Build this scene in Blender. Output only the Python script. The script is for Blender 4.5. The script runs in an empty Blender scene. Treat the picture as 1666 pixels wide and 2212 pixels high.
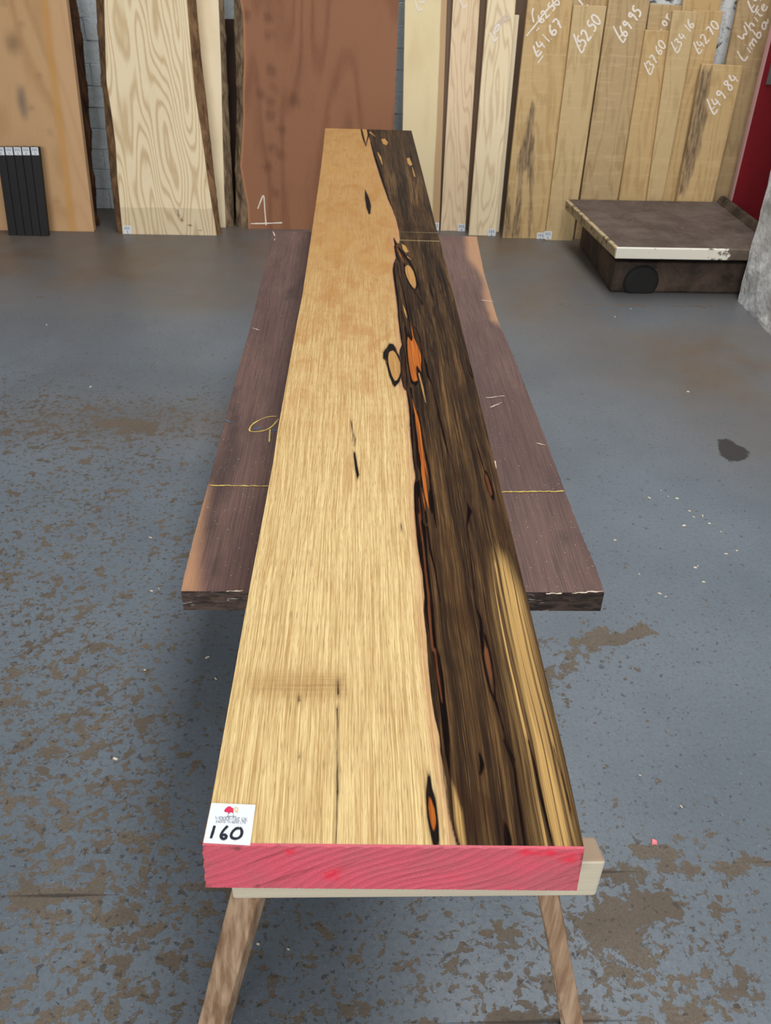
import bpy, bmesh, math, random
import numpy as np
from mathutils import Vector, Matrix

random.seed(7)
rng = np.random.default_rng(7)
SC = bpy.context.scene
COL = SC.collection

# ------------------------------------------------------------------ camera
W, H_IMG, F = 1666.0, 2212.0, 1870.0
CAM_H = 1.70
_r1 = np.array([780 - W / 2, -172 - H_IMG / 2, F])
_r2 = np.array([1780 - W / 2, -144 - H_IMG / 2, F])
_n = _r1 / np.linalg.norm(_r1)
_u = np.cross(_r1, _r2); _u /= np.linalg.norm(_u)
if _u[1] > 0: _u = -_u
_x = np.cross(_n, _u)
ROT = np.array([_x, _n, _u])            # camera (right, down, forward) -> world
CAM = np.array([0.0, 0.0, CAM_H])
cam_d = bpy.data.cameras.new('camera'); cam = bpy.data.objects.new('camera', cam_d); COL.objects.link(cam)
cam_d.sensor_fit = 'HORIZONTAL'; cam_d.sensor_width = 36.0; cam_d.lens = 36.0 * F / W
cam_d.clip_start = 0.01
right, down, fwd = ROT[:, 0], ROT[:, 1], ROT[:, 2]
M = Matrix(((right[0], -down[0], -fwd[0], 0), (right[1], -down[1], -fwd[1], 0), (right[2], -down[2], -fwd[2], CAM_H), (0, 0, 0, 1)))
cam.matrix_world = M
cam_d.dof.use_dof = True; cam_d.dof.focus_distance = 1.35
cam_d.dof.aperture_fstop = (cam_d.lens / 1000.0) / 0.0022
SC.camera = cam

# ------------------------------------------------------------------ light
SC.view_settings.view_transform = 'Standard'; SC.view_settings.look = 'None'
SC.view_settings.gamma = 1.0; SC.view_settings.use_curve_mapping = False
SC.view_settings.exposure = 0.0
world = bpy.data.worlds.new('workshop_daylight'); SC.world = world; world.use_nodes = True
bg = world.node_tree.nodes['Background']
bg.inputs[0].default_value = (0.93, 0.97, 1.0, 1); bg.inputs[1].default_value = 0.16

def area(name, loc, target, sx, sy, power, col):
    d = bpy.data.lights.new(name, 'AREA'); d.shape = 'RECTANGLE'; d.size = sx; d.size_y = sy; d.energy = power; d.color = col
    o = bpy.data.objects.new(name, d); COL.objects.link(o); o.location = loc
    o.rotation_euler = (Vector(target) - Vector(loc)).to_track_quat('-Z', 'Y').to_euler()
    return o
area('roof_skylight', (1.1, 2.0, 5.6), (1.1, 2.0, 0), 1.5, 11.0, 410, (1.0, 0.985, 0.96))
area('loading_door_daylight', (-2.2, -6.6, 3.2), (0.6, 4.8, 0.6), 5.0, 4.0, 520, (1.0, 0.98, 0.95))

# ------------------------------------------------------------------ pixel -> place
def ray(px, py):
    v = np.array([px - W / 2, py - H_IMG / 2, F]); d = ROT @ v
    return d / np.linalg.norm(d)
def on_z(px, py, z=0.0):
    d = ray(px, py); t = (z - CAM[2]) / d[2]; return CAM + t * d
def on_y(px, py, y):
    d = ray(px, py); t = y / d[1]; return CAM + t * d
def on_x(px, py, x):
    d = ray(px, py); t = x / d[0]; return CAM + t * d
def on_lean(px, py, yb, lean):          # plane through (.., yb, 0) leaning back; returns (x, s)
    nrm = np.array([0, math.cos(lean), -math.sin(lean)]); d = ray(px, py)
    t = (np.dot(nrm, np.array([0, yb, 0]) - CAM)) / np.dot(nrm, d)
    p = CAM + t * d
    return p[0], p[2] / math.cos(lean)
def crop(ox, oy, sc):                   # coordinates measured on an enlarged detail
    return lambda pts: [(ox + a / sc, oy + b / sc) for a, b in pts]

# ------------------------------------------------------------------ scene helpers
def lin(c):
    return tuple((v / 255.0 / 12.92) if v / 255.0 <= 0.04045 else ((v / 255.0 + 0.055) / 1.055) ** 2.4 for v in c)
def tag(o, label=None, cat=None, group=None, kind=None):
    if label: o['label'] = label
    if cat: o['category'] = cat
    if group: o['group'] = group
    if kind: o['kind'] = kind
    return o
def mesh_obj(name, verts, faces, mat, parent=None, loc=(0, 0, 0), smooth=False):
    me = bpy.data.meshes.new(name); me.from_pydata([tuple(map(float, v)) for v in verts], [], faces); me.update()
    if mat is not None: me.materials.append(mat)
    if smooth: me.polygons.foreach_set('use_smooth', [True] * len(me.polygons))
    o = bpy.data.objects.new(name, me); COL.objects.link(o); o.location = loc
    if parent is not None: o.parent = parent
    return o
def bevel(o, w, seg=2, ang=40):
    m = o.modifiers.new('bevel', 'BEVEL'); m.width = w; m.segments = seg; m.limit_method = 'ANGLE'; m.angle_limit = math.radians(ang)
    return o
def empty(name, loc=(0, 0, 0)):
    o = bpy.data.objects.new(name, None); COL.objects.link(o); o.location = loc; o.empty_display_size = 0.1
    return o
def hexa(p):                            # 8 points: bottom 4 ccw, top 4 ccw
    return [(0, 3, 2, 1), (4, 5, 6, 7), (0, 1, 5, 4), (1, 2, 6, 5), (2, 3, 7, 6), (3, 0, 4, 7)]
def box(name, lo, hi, mat, parent=None, loc=(0, 0, 0), bv=0.0):
    (a, b, c), (d, e, f) = lo, hi
    v = [(a, b, c), (d, b, c), (d, e, c), (a, e, c), (a, b, f), (d, b, f), (d, e, f), (a, e, f)]
    o = mesh_obj(name, v, hexa(v), mat, parent, loc)
    if bv: bevel(o, bv)
    return o
def beam(name, a, b, wx, wy, mat, parent=None, bv=0.003, jit=0.0, turn=0.0):   # square bar between two points, horizontal cuts
    a, b = np.array(a, float), np.array(b, float); v = []
    n = 6
    for i in range(n + 1):
        p = a + (b - a) * i / n
        for sx, sy in ((-1, -1), (1, -1), (1, 1), (-1, 1)):
            ct, st = math.cos(turn), math.sin(turn); dx, dy = sx * wx / 2, sy * wy / 2
            v.append((p[0] + dx * ct - dy * st + random.uniform(-jit, jit), p[1] + dx * st + dy * ct + random.uniform(-jit, jit), p[2]))
    f = [(3, 2, 1, 0), tuple(4 * n + k for k in range(4))]
    for i in range(n):
        for k in range(4): f.append((4 * i + k, 4 * i + (k + 1) % 4, 4 * i + 4 + (k + 1) % 4, 4 * i + 4 + k))
    if b[2] < a[2]: f = [tuple(reversed(q)) for q in f]
    o = mesh_obj(name, v, f, mat, parent)
    if bv: bevel(o, bv)
    return o

class N:                                # small node builder
    def __init__(s, name, rough=0.6, spec=0.3):
        s.mat = bpy.data.materials.new(name); s.mat.use_nodes = True; s.t = s.mat.node_tree; s.l = s.t.links
        s.b = s.t.nodes['Principled BSDF']; s.set('Roughness', rough); s.set('Specular IOR Level', spec)
        s._co = None
    def n(s, k): return s.t.nodes.new(k)
    def put(s, sock, v):
        if hasattr(v, 'is_linked') or isinstance(v, bpy.types.NodeSocket): s.l.new(v, sock)
        elif isinstance(v, (tuple, list)) and sock.type == 'RGBA': sock.default_value = tuple(v)[:3] + (1,)
        else: sock.default_value = v
    def set(s, k, v): s.put(s.b.inputs[k], v)
    @property
    def co(s):
        if s._co is None: s._co = s.n('ShaderNodeTexCoord').outputs['Object']
        return s._co
    def rnd(s): return s.n('ShaderNodeObjectInfo').outputs['Random']
    def attr(s, name):
        a = s.n('ShaderNodeAttribute'); a.attribute_name = name; return a.outputs['Fac']
    def m(s, op, a, b=0.0, c=0.0):
        q = s.n('ShaderNodeMath'); q.operation = op
        s.put(q.inputs[0], a); s.put(q.inputs[1], b)
        if op in ('MULTIPLY_ADD', 'CLAMP'): s.put(q.inputs[2], c)
        return q.outputs[0]
    def add(s, a, b): return s.m('ADD', a, b)
    def mul(s, a, b): return s.m('MULTIPLY', a, b)
    def sep(s, v):
        q = s.n('ShaderNodeSeparateXYZ'); s.put(q.inputs[0], v); return q.outputs
    def comb(s, x, y, z):
        q = s.n('ShaderNodeCombineXYZ'); s.put(q.inputs[0], x); s.put(q.inputs[1], y); s.put(q.inputs[2], z); return q.outputs[0]
    def vs(s, v, sc, off=None):
        q = s.n('ShaderNodeVectorMath'); q.operation = 'MULTIPLY'; s.put(q.inputs[0], v); q.inputs[1].default_value = sc
        o = q.outputs[0]
        if off is not None:
            q = s.n('ShaderNodeVectorMath'); q.operation = 'ADD'; s.put(q.inputs[0], o); s.put(q.inputs[1], off); o = q.outputs[0]
        return o
    def noise(s, v, scale, detail=3, rough=0.5, dist=0.0):
        q = s.n('ShaderNodeTexNoise'); s.put(q.inputs['Vector'], v); s.put(q.inputs['Scale'], scale)
        q.inputs['Detail'].default_value = detail; q.inputs['Roughness'].default_value = rough; q.inputs['Distortion'].default_value = dist
        return q.outputs[0]
    def voro(s, v, scale, feat='F1'):
        q = s.n('ShaderNodeTexVoronoi'); q.feature = feat; s.put(q.inputs['Vector'], v); q.inputs['Scale'].default_value = scale
        return q.outputs['Distance']
    def ss(s, x, lo, hi, a=0.0, b=1.0):
        q = s.n('ShaderNodeMapRange'); q.interpolation_type = 'SMOOTHSTEP'; s.put(q.inputs[0], x)
        s.put(q.inputs[1], lo); s.put(q.inputs[2], hi); s.put(q.inputs[3], a); s.put(q.inputs[4], b); return q.outputs[0]
    def mix(s, f, a, b, mode='MIX'):
        q = s.n('ShaderNodeMix'); q.data_type = 'RGBA'; q.blend_type = mode; q.clamp_factor = True
        s.put(q.inputs[0], f); s.put(q.inputs[6], a); s.put(q.inputs[7], b); return q.outputs[2]
    def ramp(s, f, stops):
        q = s.n('ShaderNodeValToRGB'); s.put(q.inputs[0], f); e = q.color_ramp.elements
        while len(e) > 1: e.remove(e[-1])
        e[0].position = stops[0][0]; e[0].color = tuple(stops[0][1]) + (1,)
        for p, c in stops[1:]:
            k = e.new(p); k.color = tuple(c) + (1,)
        return q.outputs[0]
    def bump(s, h, strength=0.3, dist=0.002):
        q = s.n('ShaderNodeBump'); q.inputs['Strength'].default_value = strength; q.inputs['Distance'].default_value = dist
        s.put(q.inputs['Height'], h); s.set('Normal', q.outputs[0])
    def color(s, c): s.set('Base Color', c); return s.mat

def plain(name, c, rough=0.6, spec=0.3): return N(name, rough, spec).color(lin(c))

def board_mat(name, light, dark, fig=(3.0, 0.45), bands=9.0, contrast=0.5, fine=0.35, mott=0.25, rough=0.6, sharp=0.35, extra=None):
    """plain sawn timber, grain running up local Z: contour bands of a stretched noise plus fine fibre"""
    b = N(name, rough, 0.25)
    r = b.mul(b.rnd(), 37.0); off = b.comb(r, r, r)
    base = b.noise(b.vs(b.co, (fig[0], fig[0], fig[1]), off), 1.0, 2, 0.45)
    band = b.m('FRACT', b.mul(base, bands))
    tri = b.m('ABSOLUTE', b.m('SUBTRACT', b.mul(band, 2.0), 1.0))
    tri = b.ss(tri, sharp, 1.0)
    fib = b.noise(b.vs(b.co, (170, 170, 3.0), off), 1.0, 3, 0.6)
    blot = b.noise(b.vs(b.co, (5, 5, 2.2), off), 1.0, 3, 0.5)
    f = b.add(b.mul(tri, contrast), b.mul(b.m('SUBTRACT', fib, 0.5), fine * 2))
    f = b.add(f, b.mul(b.m('SUBTRACT', blot, 0.5), mott * 2))
    col = b.mix(f, lin(light), lin(dark))
    if extra: col = extra(b, col)
    b.bump(fib, 0.25, 0.001)
    return b.color(col)

# ------------------------------------------------------------------ signed distances (metres) for grown figure and stains
def sd_poly(P, poly, sy):
    q = np.array(poly, float).copy(); p = P.copy(); q[:, 1] *= sy; p[:, 1] *= sy
    d = np.full(len(p), 1e9); inside = np.zeros(len(p), bool)
    for i in range(len(q)):
        a, b = q[i], q[(i + 1) % len(q)]; e = b - a; w = p - a
        t = np.clip((w @ e) / max(e @ e, 1e-12), 0, 1); d = np.minimum(d, np.hypot(w[:, 0] - t * e[0], w[:, 1] - t * e[1]))
        c = ((a[1] > p[:, 1]) != (b[1] > p[:, 1]))
        with np.errstate(divide='ignore', invalid='ignore'):
            xx = (b[0] - a[0]) * (p[:, 1] - a[1]) / (b[1] - a[1]) + a[0]
        inside ^= c & (p[:, 0] < xx)
    return np.where(inside, d, -d)
def sd_stroke(P, pts, ws, sy):
    q = np.array(pts, float).copy(); p = P.copy(); q[:, 1] *= sy; p[:, 1] *= sy
    best = np.full(len(p), -1e9)
    for i in range(len(q) - 1):
        a, b = q[i], q[i + 1]; e = b - a; w = p - a
        t = np.clip((w @ e) / max(e @ e, 1e-12), 0, 1); d = np.hypot(w[:, 0] - t * e[0], w[:, 1] - t * e[1])
        best = np.maximum(best, (ws[i] + (ws[i + 1] - ws[i]) * t) / 2 - d)
    return best
def put_attr(o, name, arr):
    a = o.data.attributes.new(name, 'FLOAT', 'POINT'); a.data.foreach_set('value', np.asarray(arr, np.float32))

# ================================================================== MATERIALS OF THE PLACE
def mat_floor():
    b = N('worn_blue_floor_paint', 0.5, 0.35)
    wear, dirt, patch, oil_and_shadow, joint = (b.attr(k) for k in ('wear', 'dirt', 'patch', 'oil_and_shadow', 'joint'))
    co = b.co
    n1 = b.noise(co, 19.0, 5, 0.62, 0.3)
    n2 = b.noise(co, 46.0, 4, 0.6, 0.4)
    n3 = b.noise(co, 85.0, 3, 0.6)
    n4 = b.noise(co, 58.0, 3, 0.55, 0.3)
    big = b.noise(co, 1.3, 4, 0.6)
    med = b.noise(co, 4.5, 4, 0.6)
    paint = b.mix(b.ss(big, 0.3, 0.7), lin((92, 101, 110)), lin((107, 116, 125)))
    paint = b.mix(b.mul(b.ss(n3, 0.45, 0.75), 0.45), paint, lin((76, 84, 93)))
    paint = b.mix(b.mul(b.ss(b.noise(co, 160, 2, 0.5), 0.60, 0.75), 0.35), paint, lin((142, 152, 162)))
    conc = b.mix(b.noise(co, 150, 4, 0.7), lin((58, 53, 48)), lin((128, 116, 102)))
    conc = b.mix(b.mul(b.ss(med, 0.4, 0.65), .6), conc, lin((84, 75, 67)))
    # flecks where the paint has lifted; density follows the wear map
    wear = b.add(wear, b.mul(b.m('SUBTRACT', b.noise(co, 2.4, 3, .5), .5), .75))
    t1 = b.m('MULTIPLY_ADD', wear, -0.21, 0.745); t2 = b.m('MULTIPLY_ADD', wear, -0.19, 0.725)
    d1 = b.m('SUBTRACT', n1, t1); d2 = b.m('SUBTRACT', n2, t2)
    worn = b.m('MAXIMUM', b.ss(d1, -0.008, 0.010), b.mul(b.ss(d2, -0.012, 0.018), 0.92))
    specks = b.ss(b.m('SUBTRACT', n4, b.m('MULTIPLY_ADD', wear, -0.05, 0.665)), -0.012, 0.03)
    pn = b.add(patch, b.mul(b.m('SUBTRACT', b.noise(co, 11, 6, 0.68), 0.5), 0.34))
    worn = b.m('MAXIMUM', worn, b.ss(pn, -0.004, 0.004))
    jn = b.add(joint, b.mul(b.m('SUBTRACT', b.noise(co, 9, 5, .65), 0.44), 0.16))
    worn = b.m('MAXIMUM', worn, b.ss(jn, 0.0, 0.006))
    col = b.mix(worn, paint, conc)
    col = b.mix(b.mul(specks, .7), col, lin((62, 58, 56)))
    dn = b.m('MULTIPLY', dirt, b.ss(b.noise(co, 2.6, 5, 0.65), 0.28, 0.72, 0.65, 1.3))
    col = b.mix(dn, col, b.mix(med, lin((88, 76, 66)), lin((112, 101, 90))))
    crack = b.ss(joint, -0.004, 0.0015)
    col = b.mix(b.mul(crack, 0.75), col, lin((52, 46, 42)))
    on = b.add(oil_and_shadow, b.mul(b.m('SUBTRACT', b.noise(co, 30, 5, 0.7), 0.5), 0.075))
    col = b.mix(b.mul(b.ss(on, 0.0, 0.008), 0.85), col, lin((38, 33, 32)))
    b.set('Roughness', b.mix(worn, (0.42,) * 3, (0.8,) * 3))
    hgt = b.add(b.mul(worn, -0.5), b.add(b.mul(n3, 0.5), b.mul(crack, -1.5)))
    b.bump(hgt, 0.55, 0.0025)
    return b.color(col)
def mat_brick():
    b = N('pale_blue_brick_paint', 0.7, 0.3)
    c = b.mix(b.noise(b.co, 9, 4, 0.6), lin((206, 220, 230)), lin((228, 238, 244)))
    c = b.mix(b.ss(b.noise(b.co, 22, 4, 0.7), 0.6, 0.72), c, lin((170, 178, 184)))
    b.bump(b.noise(b.co, 28, 5, 0.65), 0.9, 0.012)
    return b.color(c)
def mat_flaking():
    b = N('flaking_white_paint', 0.65, 0.3)
    n = b.noise(b.co, 7, 7, 0.72, 0.6)
    k = b.m('ABSOLUTE', b.m('SUBTRACT', b.noise(b.co, 9, 6, .7, .3), .5))
    c = b.mix(b.ss(n, 0.54, 0.6), lin((226, 230, 232)), lin((74, 72, 72)))
    c = b.mix(b.mul(b.ss(k, 0.012, 0.002), 0.65), c, lin((60, 58, 56)))
    b.bump(n, 0.6, 0.006)
    return b.color(c)
def mat_pier():
    b = N('rough_whitewashed_render', 0.8, 0.2)
    n = b.noise(b.co, 5, 7, 0.7, 0.4); m2 = b.noise(b.co, 40, 5, 0.65)
    c = b.mix(b.ss(n, 0.35, 0.62), lin((234, 236, 236)), lin((188, 187, 184)))
    c = b.mix(b.mul(b.ss(m2, 0.5, 0.7), 0.5), c, lin((140, 135, 130)))
    b.bump(b.add(n, b.mul(m2, 0.5)), 0.8, 0.012)
    return b.color(c)
M_FLOOR, M_BRICK, M_FLAKE, M_PIER = mat_floor(), mat_brick(), mat_flaking(), mat_pier()
M_MORTAR = plain('painted_mortar', (208, 220, 228), 0.9, 0.1)
M_CHALK = plain('white_chalk', (236, 226, 214), 0.9, 0.1)
M_CHALKF = plain('faint_chalk', (214, 196, 178), 0.9, 0.1)
M_YCHALK = plain('yellow_chalk', (206, 182, 104), 0.9, 0.1)
M_BCHALK = plain('blue_chalk', (74, 122, 168), 0.9, 0.1)
M_PAPER = plain('white_label_paper', (218, 224, 230), 0.5, 0.3)
M_INK = plain('black_marker_ink', (22, 22, 40), 0.5, 0.3)
M_PRINT = plain('grey_print', (104, 108, 122), 0.6, 0.2)

# ================================================================== FLOOR
FX0, FX1, FY0, FY1 = -6.0, 5.0, -4.0, 8.0
def axis(lo, hi, a, b, fine, coarse):
    xs = list(np.arange(lo, a, coarse)) + list(np.arange(a, b, fine)) + list(np.arange(b, hi + 1e-6, coarse))
    return np.array(xs)
gx = axis(FX0, FX1, -2.2, 2.2, 0.022, 0.12); gy = axis(FY0, FY1, 0.4, 4.4, 0.022, 0.1)
GX, GY = np.meshgrid(gx, gy); fv = np.column_stack([GX.ravel(), GY.ravel(), np.zeros(GX.size)])
nx, ny = len(gx), len(gy)
idx = np.arange(nx * ny).reshape(ny, nx)
ff = np.column_stack([idx[:-1, :-1].ravel(), idx[:-1, 1:].ravel(), idx[1:, 1:].ravel(), idx[1:, :-1].ravel()])
floor = mesh_obj('floor', fv, ff.tolist(), M_FLOOR)
tag(floor, 'blue-grey painted concrete floor with worn brown patches', kind='structure')
PF = fv[:, :2]
def blob(px, py, rx, ry, amt):          # a soft patch centred where the photo shows it, radii in metres
    c = on_z(px, py)[:2]; return amt * np.exp(-(((PF[:, 0] - c[0]) / rx) ** 2 + ((PF[:, 1] - c[1]) / ry) ** 2))
wear = np.full(len(PF), 0.12) + 0.34 / (1 + np.exp((PF[:, 0] + .35) / .12))
for a in [(180, 1150, .75, .75, .26), (90, 830, .5, .3, .22), (150, 1400, .5, .4, .22), (120, 1800, .35, .35, .34), (250, 1650, .3, .3, .14), (60, 1990, .4, .25, .32), (250, 2080, .3, .2, .30),
          (330, 910, .7, .22, .36), (130, 890, .4, .2, .25), (1450, 2080, .35, .25, .42), (1400, 1400, .3, .2, .22), (1320, 1400, .2, .16, .2), (1600, 1800, .3, .2, .16), (1500, 1960, .5, .2, .22),
          (850, 2120, .45, .3, .30), (1050, 2080, .3, .2, .24), (700, 2150, .3, .2, .2), (1330, 1620, .3, .25, .1)]:
    wear = wear + blob(*a)
far = np.clip((PF[:, 1] - 3.1) / 1.2, 0, 1); wear = wear * (1 - .8 * far); wear = np.clip(wear, 0, 0.85)
put_attr(floor, 'wear', wear)
dirt = 0.85 * np.clip((PF[:, 1] - 3.9) / 1.6, 0, 1)
for a in [(1500, 760, .7, .55, .75), (1620, 900, .35, .6, .5), (330, 910, .8, .18, .45), (60, 560, .5, .25, .4), (300, 600, .6, .25, .35), (450, 650, .3, .14, .4), (1150, 660, .3, .3, .3), (1400, 700, .3, .2, -.35)]:
    dirt = dirt + blob(*a)
put_attr(floor, 'dirt', np.clip(dirt, 0, 0.85))
fz = lambda pts: [tuple(on_z(a, b)[:2]) for a, b in pts]
patch = np.full(len(PF), -1.0)
for poly in [[(1330, 1895), (1400, 1905), (1450, 1912), (1475, 1960), (1478, 2000), (1500, 2025), (1440, 2010), (1400, 2060), (1360, 2110), (1290, 2070), (1240, 1990), (1220, 1945), (1300, 1950)],
             [(1180, 1385), (1250, 1380), (1300, 1352), (1395, 1350), (1400, 1375), (1330, 1400), (1270, 1405), (1250, 1440), (1180, 1460)],
             [(1375, 1815), (1430, 1818), (1460, 1840), (1440, 1858), (1390, 1850)],
             [(1200, 1490), (1235, 1500), (1235, 1530), (1205, 1530)],
             [(1560, 2140), (1600, 2095), (1640, 2140), (1640, 2190), (1480, 2200), (1380, 2190), (1500, 2160)],
             [(20, 1905), (60, 1890), (120, 1910), (90, 1925), (40, 1930)], [(40, 1965), (120, 1965), (110, 1990), (60, 2000)],
             [(230, 1955), (280, 1950), (285, 1990), (240, 2010), (205, 1990)], [(0, 1515), (45, 1505), (50, 1525), (10, 1540)], [(200, 905), (320, 908), (400, 925), (330, 945), (200, 925)]]:
    patch = np.maximum(patch, sd_poly(PF, fz(poly), 1.0) - 0.012)
put_attr(floor, 'patch', patch)
oil_and_shadow = np.full(len(PF), -1.0)
for poly in [[(1545, 950), (1575, 945), (1625, 975), (1620, 995), (1580, 1000), (1550, 985)], [(1500, 1868), (1600, 1855), (1590, 1872), (1510, 1878)], [(1480, 1760), (1530, 1758), (1535, 1775), (1500, 1778)],
             [(95, 1575), (150, 1578), (150, 1585), (100, 1588)], [(430, 2150), (500, 2160), (500, 2212), (430, 2212)]]:  # last patch is the trestle leg's shadow painted into the floor, others oil
    oil_and_shadow = np.maximum(oil_and_shadow, sd_poly(PF, fz(poly), 1.0) - 0.006)
put_attr(floor, 'oil_and_shadow', oil_and_shadow)
joint = np.full(len(PF), -1.0)
for line, w in [([(-400, 1959), (56, 1937), (444, 1918), (1317, 1881), (1620, 1866), (2100, 1843)], .006), ([(900, 2218), (1270, 2202), (1666, 2182), (2100, 2160)], .006),
                ([(-300, 636), (370, 640), (545, 643), (1900, 668)], .004), ([(395, 525), (560, 526)], .004)]:
    joint = np.maximum(joint, sd_stroke(PF, fz(line), [w] * len(line), 1.0))
put_attr(floor, 'joint', joint)

# ================================================================== BACK WALL (bricks) AND PIERS
WALL_Y = on_z(225, 450)[1]
wall = box('wall_back', (-6, 0.008, 0), (5, 0.25, 3.2), M_MORTAR, loc=(0, WALL_Y, 0)); tag(wall, 'pale blue-grey painted brick wall behind the leaning timber', kind='structure')
bw, bh = 0.292, 0.129
variants = []
for k in range(6):
    bm = bmesh.new(); bmesh.ops.create_cube(bm, size=1.0)
    for v in bm.verts:
        v.co.x *= (bw - 0.003); v.co.y *= 0.05; v.co.z *= (bh - 0.003)
        v.co += Vector((random.uniform(-.003, .003), random.uniform(-.004, .004), random.uniform(-.003, .003)))
    bmesh.ops.bevel(bm, geom=bm.edges[:], offset=0.004, segments=1, affect='EDGES')
    me = bpy.data.meshes.new('brick'); bm.to_mesh(me); bm.free(); me.materials.append(M_BRICK); variants.append(me)
for r in range(14):
    for c in range(20):
        o = bpy.data.objects.new('brick', random.choice(variants)); COL.objects.link(o); o.parent = wall
        o.location = (-2.75 + c * bw + (bw / 2 if r % 2 else 0), 0.022 + random.uniform(-.004, .004), bh * (r + 0.5))

# ================================================================== LEANING BOARDS
STROKES = {
 '0': [[(.3, 1), (.08, .8), (.02, .4), (.2, .02), (.42, .05), (.58, .5), (.5, .88), (.3, 1)]],
 '1': [[(.3, 1), (.28, 0)]],
 '2': [[(.05, .8), (.2, 1), (.45, .95), (.5, .7), (.3, .35), (.02, .02), (.3, .05), (.58, .02)]],
 '3': [[(.08, .92), (.35, 1), (.5, .8), (.25, .55), (.52, .35), (.4, .05), (.05, .06)]],
 '4': [[(.25, 1), (.05, .4), (.55, .42)], [(.45, .75), (.4, 0)]],
 '5': [[(.55, 1), (.2, .98), (.12, .58), (.4, .6), (.55, .35), (.4, .05), (.05, .06)]],
 '6': [[(.5, 1), (.2, .7), (.05, .3), (.2, .02), (.45, .08), (.5, .32), (.3, .45), (.1, .3)]],
 '7': [[(.05, .95), (.55, .98), (.2, 0)], [(.2, .5), (.5, .52)]],
 '8': [[(.5, .85), (.3, 1), (.12, .8), (.4, .5), (.5, .2), (.28, 0), (.08, .2), (.3, .5), (.5, .85)]],
 '9': [[(.5, .8), (.3, 1), (.1, .8), (.25, .58), (.5, .75), (.48, .4), (.4, 0)]],
 '.': [[(.06, .06), (.1, .02)]], '-': [[(.05, .45), (.4, .45)]],
 '£': [[(-.25, 1.45), (-.1, .8), (.1, -.1), (.42, -.02)], [(-.02, .3), (.28, .32)]],
 'W': [[(.0, .9), (.15, .05), (.35, .6), (.55, .05), (.75, .95)]], 'h': [[(.1, 1.1), (.06, 0)], [(.06, .35), (.3, .6), (.42, .4), (.4, 0)]],
 'i': [[(.1, .6), (.1, 0)], [(.1, .85), (.12, .9)]], 't': [[(.2, 1), (.15, .1), (.35, .0)], [(.0, .62), (.4, .66)]],
 'e': [[(.05, .3), (.45, .4), (.35, .62), (.1, .5), (.08, .15), (.3, 0), (.5, .12)]],
 'L': [[(.1, 1.2), (.0, .0), (.5, .05)]], 'm': [[(.05, .6), (.05, 0)], [(.05, .4), (.22, .6), (.3, .4), (.3, 0)], [(.3, .4), (.5, .6), (.58, .4), (.58, 0)]],
 'b': [[(.1, 1.1), (.06, .05), (.35, .05), (.45, .3), (.3, .5), (.08, .35)]], 'a': [[(.45, .5), (.2, .6), (.03, .3), (.15, .03), (.4, .2), (.46, .55), (.48, .1), (.75, .4)]],
 'o': [[(.25, .6), (.05, .35), (.2, .02), (.42, .2), (.4, .5), (.25, .6)]], 'r': [[(.06, .6), (.06, 0)], [(.06, .3), (.25, .58), (.45, .55)]], ' ': [],
}
ADV = {'.': .28, '1': .45, '£': .5, 'W': .85, 'i': .28, 'm': .75, 't': .45, ' ': .3, 'r': .5, '-': .5}
def text_px(txt, o, e, hvec, stem=(-12, -28)):           # baseline from o to e, letter height vector hvec (photo directions on the board)
    tot = sum(ADV.get(c, .68) for c in txt); ux, uy = (e[0] - o[0]) / tot, (e[1] - o[1]) / tot
    out, cur = [], 0.0
    for c in txt:
        if c == '£':
            hx, hy = .55 * ux, .55 * uy
            out.append([(o[0] + stem[0], o[1] + stem[1]), (o[0] + stem[0] * .55, o[1] + stem[1] * .5), (o[0], o[1]), (o[0] + hx * .5, o[1] + hy * .35 + 1), (o[0] + hx, o[1] + hy)])
            out.append([(o[0] + stem[0] * .3 - 1, o[1] + stem[1] * .3), (o[0] + stem[0] * .3 + hx * .7, o[1] + stem[1] * .3 + hy * .6)])
            cur += ADV[c]; continue
        for st in STROKES[c]:
            out.append([(o[0] + (cur + a) * ux + 1.25 * b_ * hvec[0], o[1] + (cur + a) * uy + 1.25 * b_ * hvec[1]) for a, b_ in st])
        cur += ADV.get(c, .68)
    return out
def smooth_line(p, it=2):
    p = [np.array(q, float) for q in p]
    for _ in range(it):
        if len(p) < 3: break
        q = [p[0]]
        for a, b_ in zip(p[:-1], p[1:]): q += [a * .75 + b_ * .25, a * .25 + b_ * .75]
        q.append(p[-1]); p = q
    return p
def ribbons(name, lines, width, to3, mat, parent, up, smooth=True, vary=0.25):
    """strokes laid flat on a surface; lines are 2-D, to3 maps to 3-D local points, up is the surface normal"""
    v, f = [], []; up = np.array(up, float)
    for ln in lines:
        pts = smooth_line(ln) if smooth else ln
        P = [np.array(to3(q), float) for q in pts]
        if len(P) < 2: continue
        base = len(v); n = len(P)
        for i in range(n):
            t = P[min(i + 1, n - 1)] - P[max(i - 1, 0)]
            if np.linalg.norm(t) < 1e-9: t = np.array([1.0, 0, 0])
            s = np.cross(t, up); s /= max(np.linalg.norm(s), 1e-9)
            w = width / 2 * (1 + random.uniform(-vary, vary))
            if i in (0, n - 1): w *= .7
            lift = up * (1.2e-5 * len(v) / 2 % 6e-4)
            v += [P[i] - s * w + lift, P[i] + s * w + lift]
        for i in range(n - 1): f.append((base + 2 * i, base + 2 * i + 1, base + 2 * i + 3, base + 2 * i + 2))
    return mesh_obj(name, v, f, mat, parent)

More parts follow.
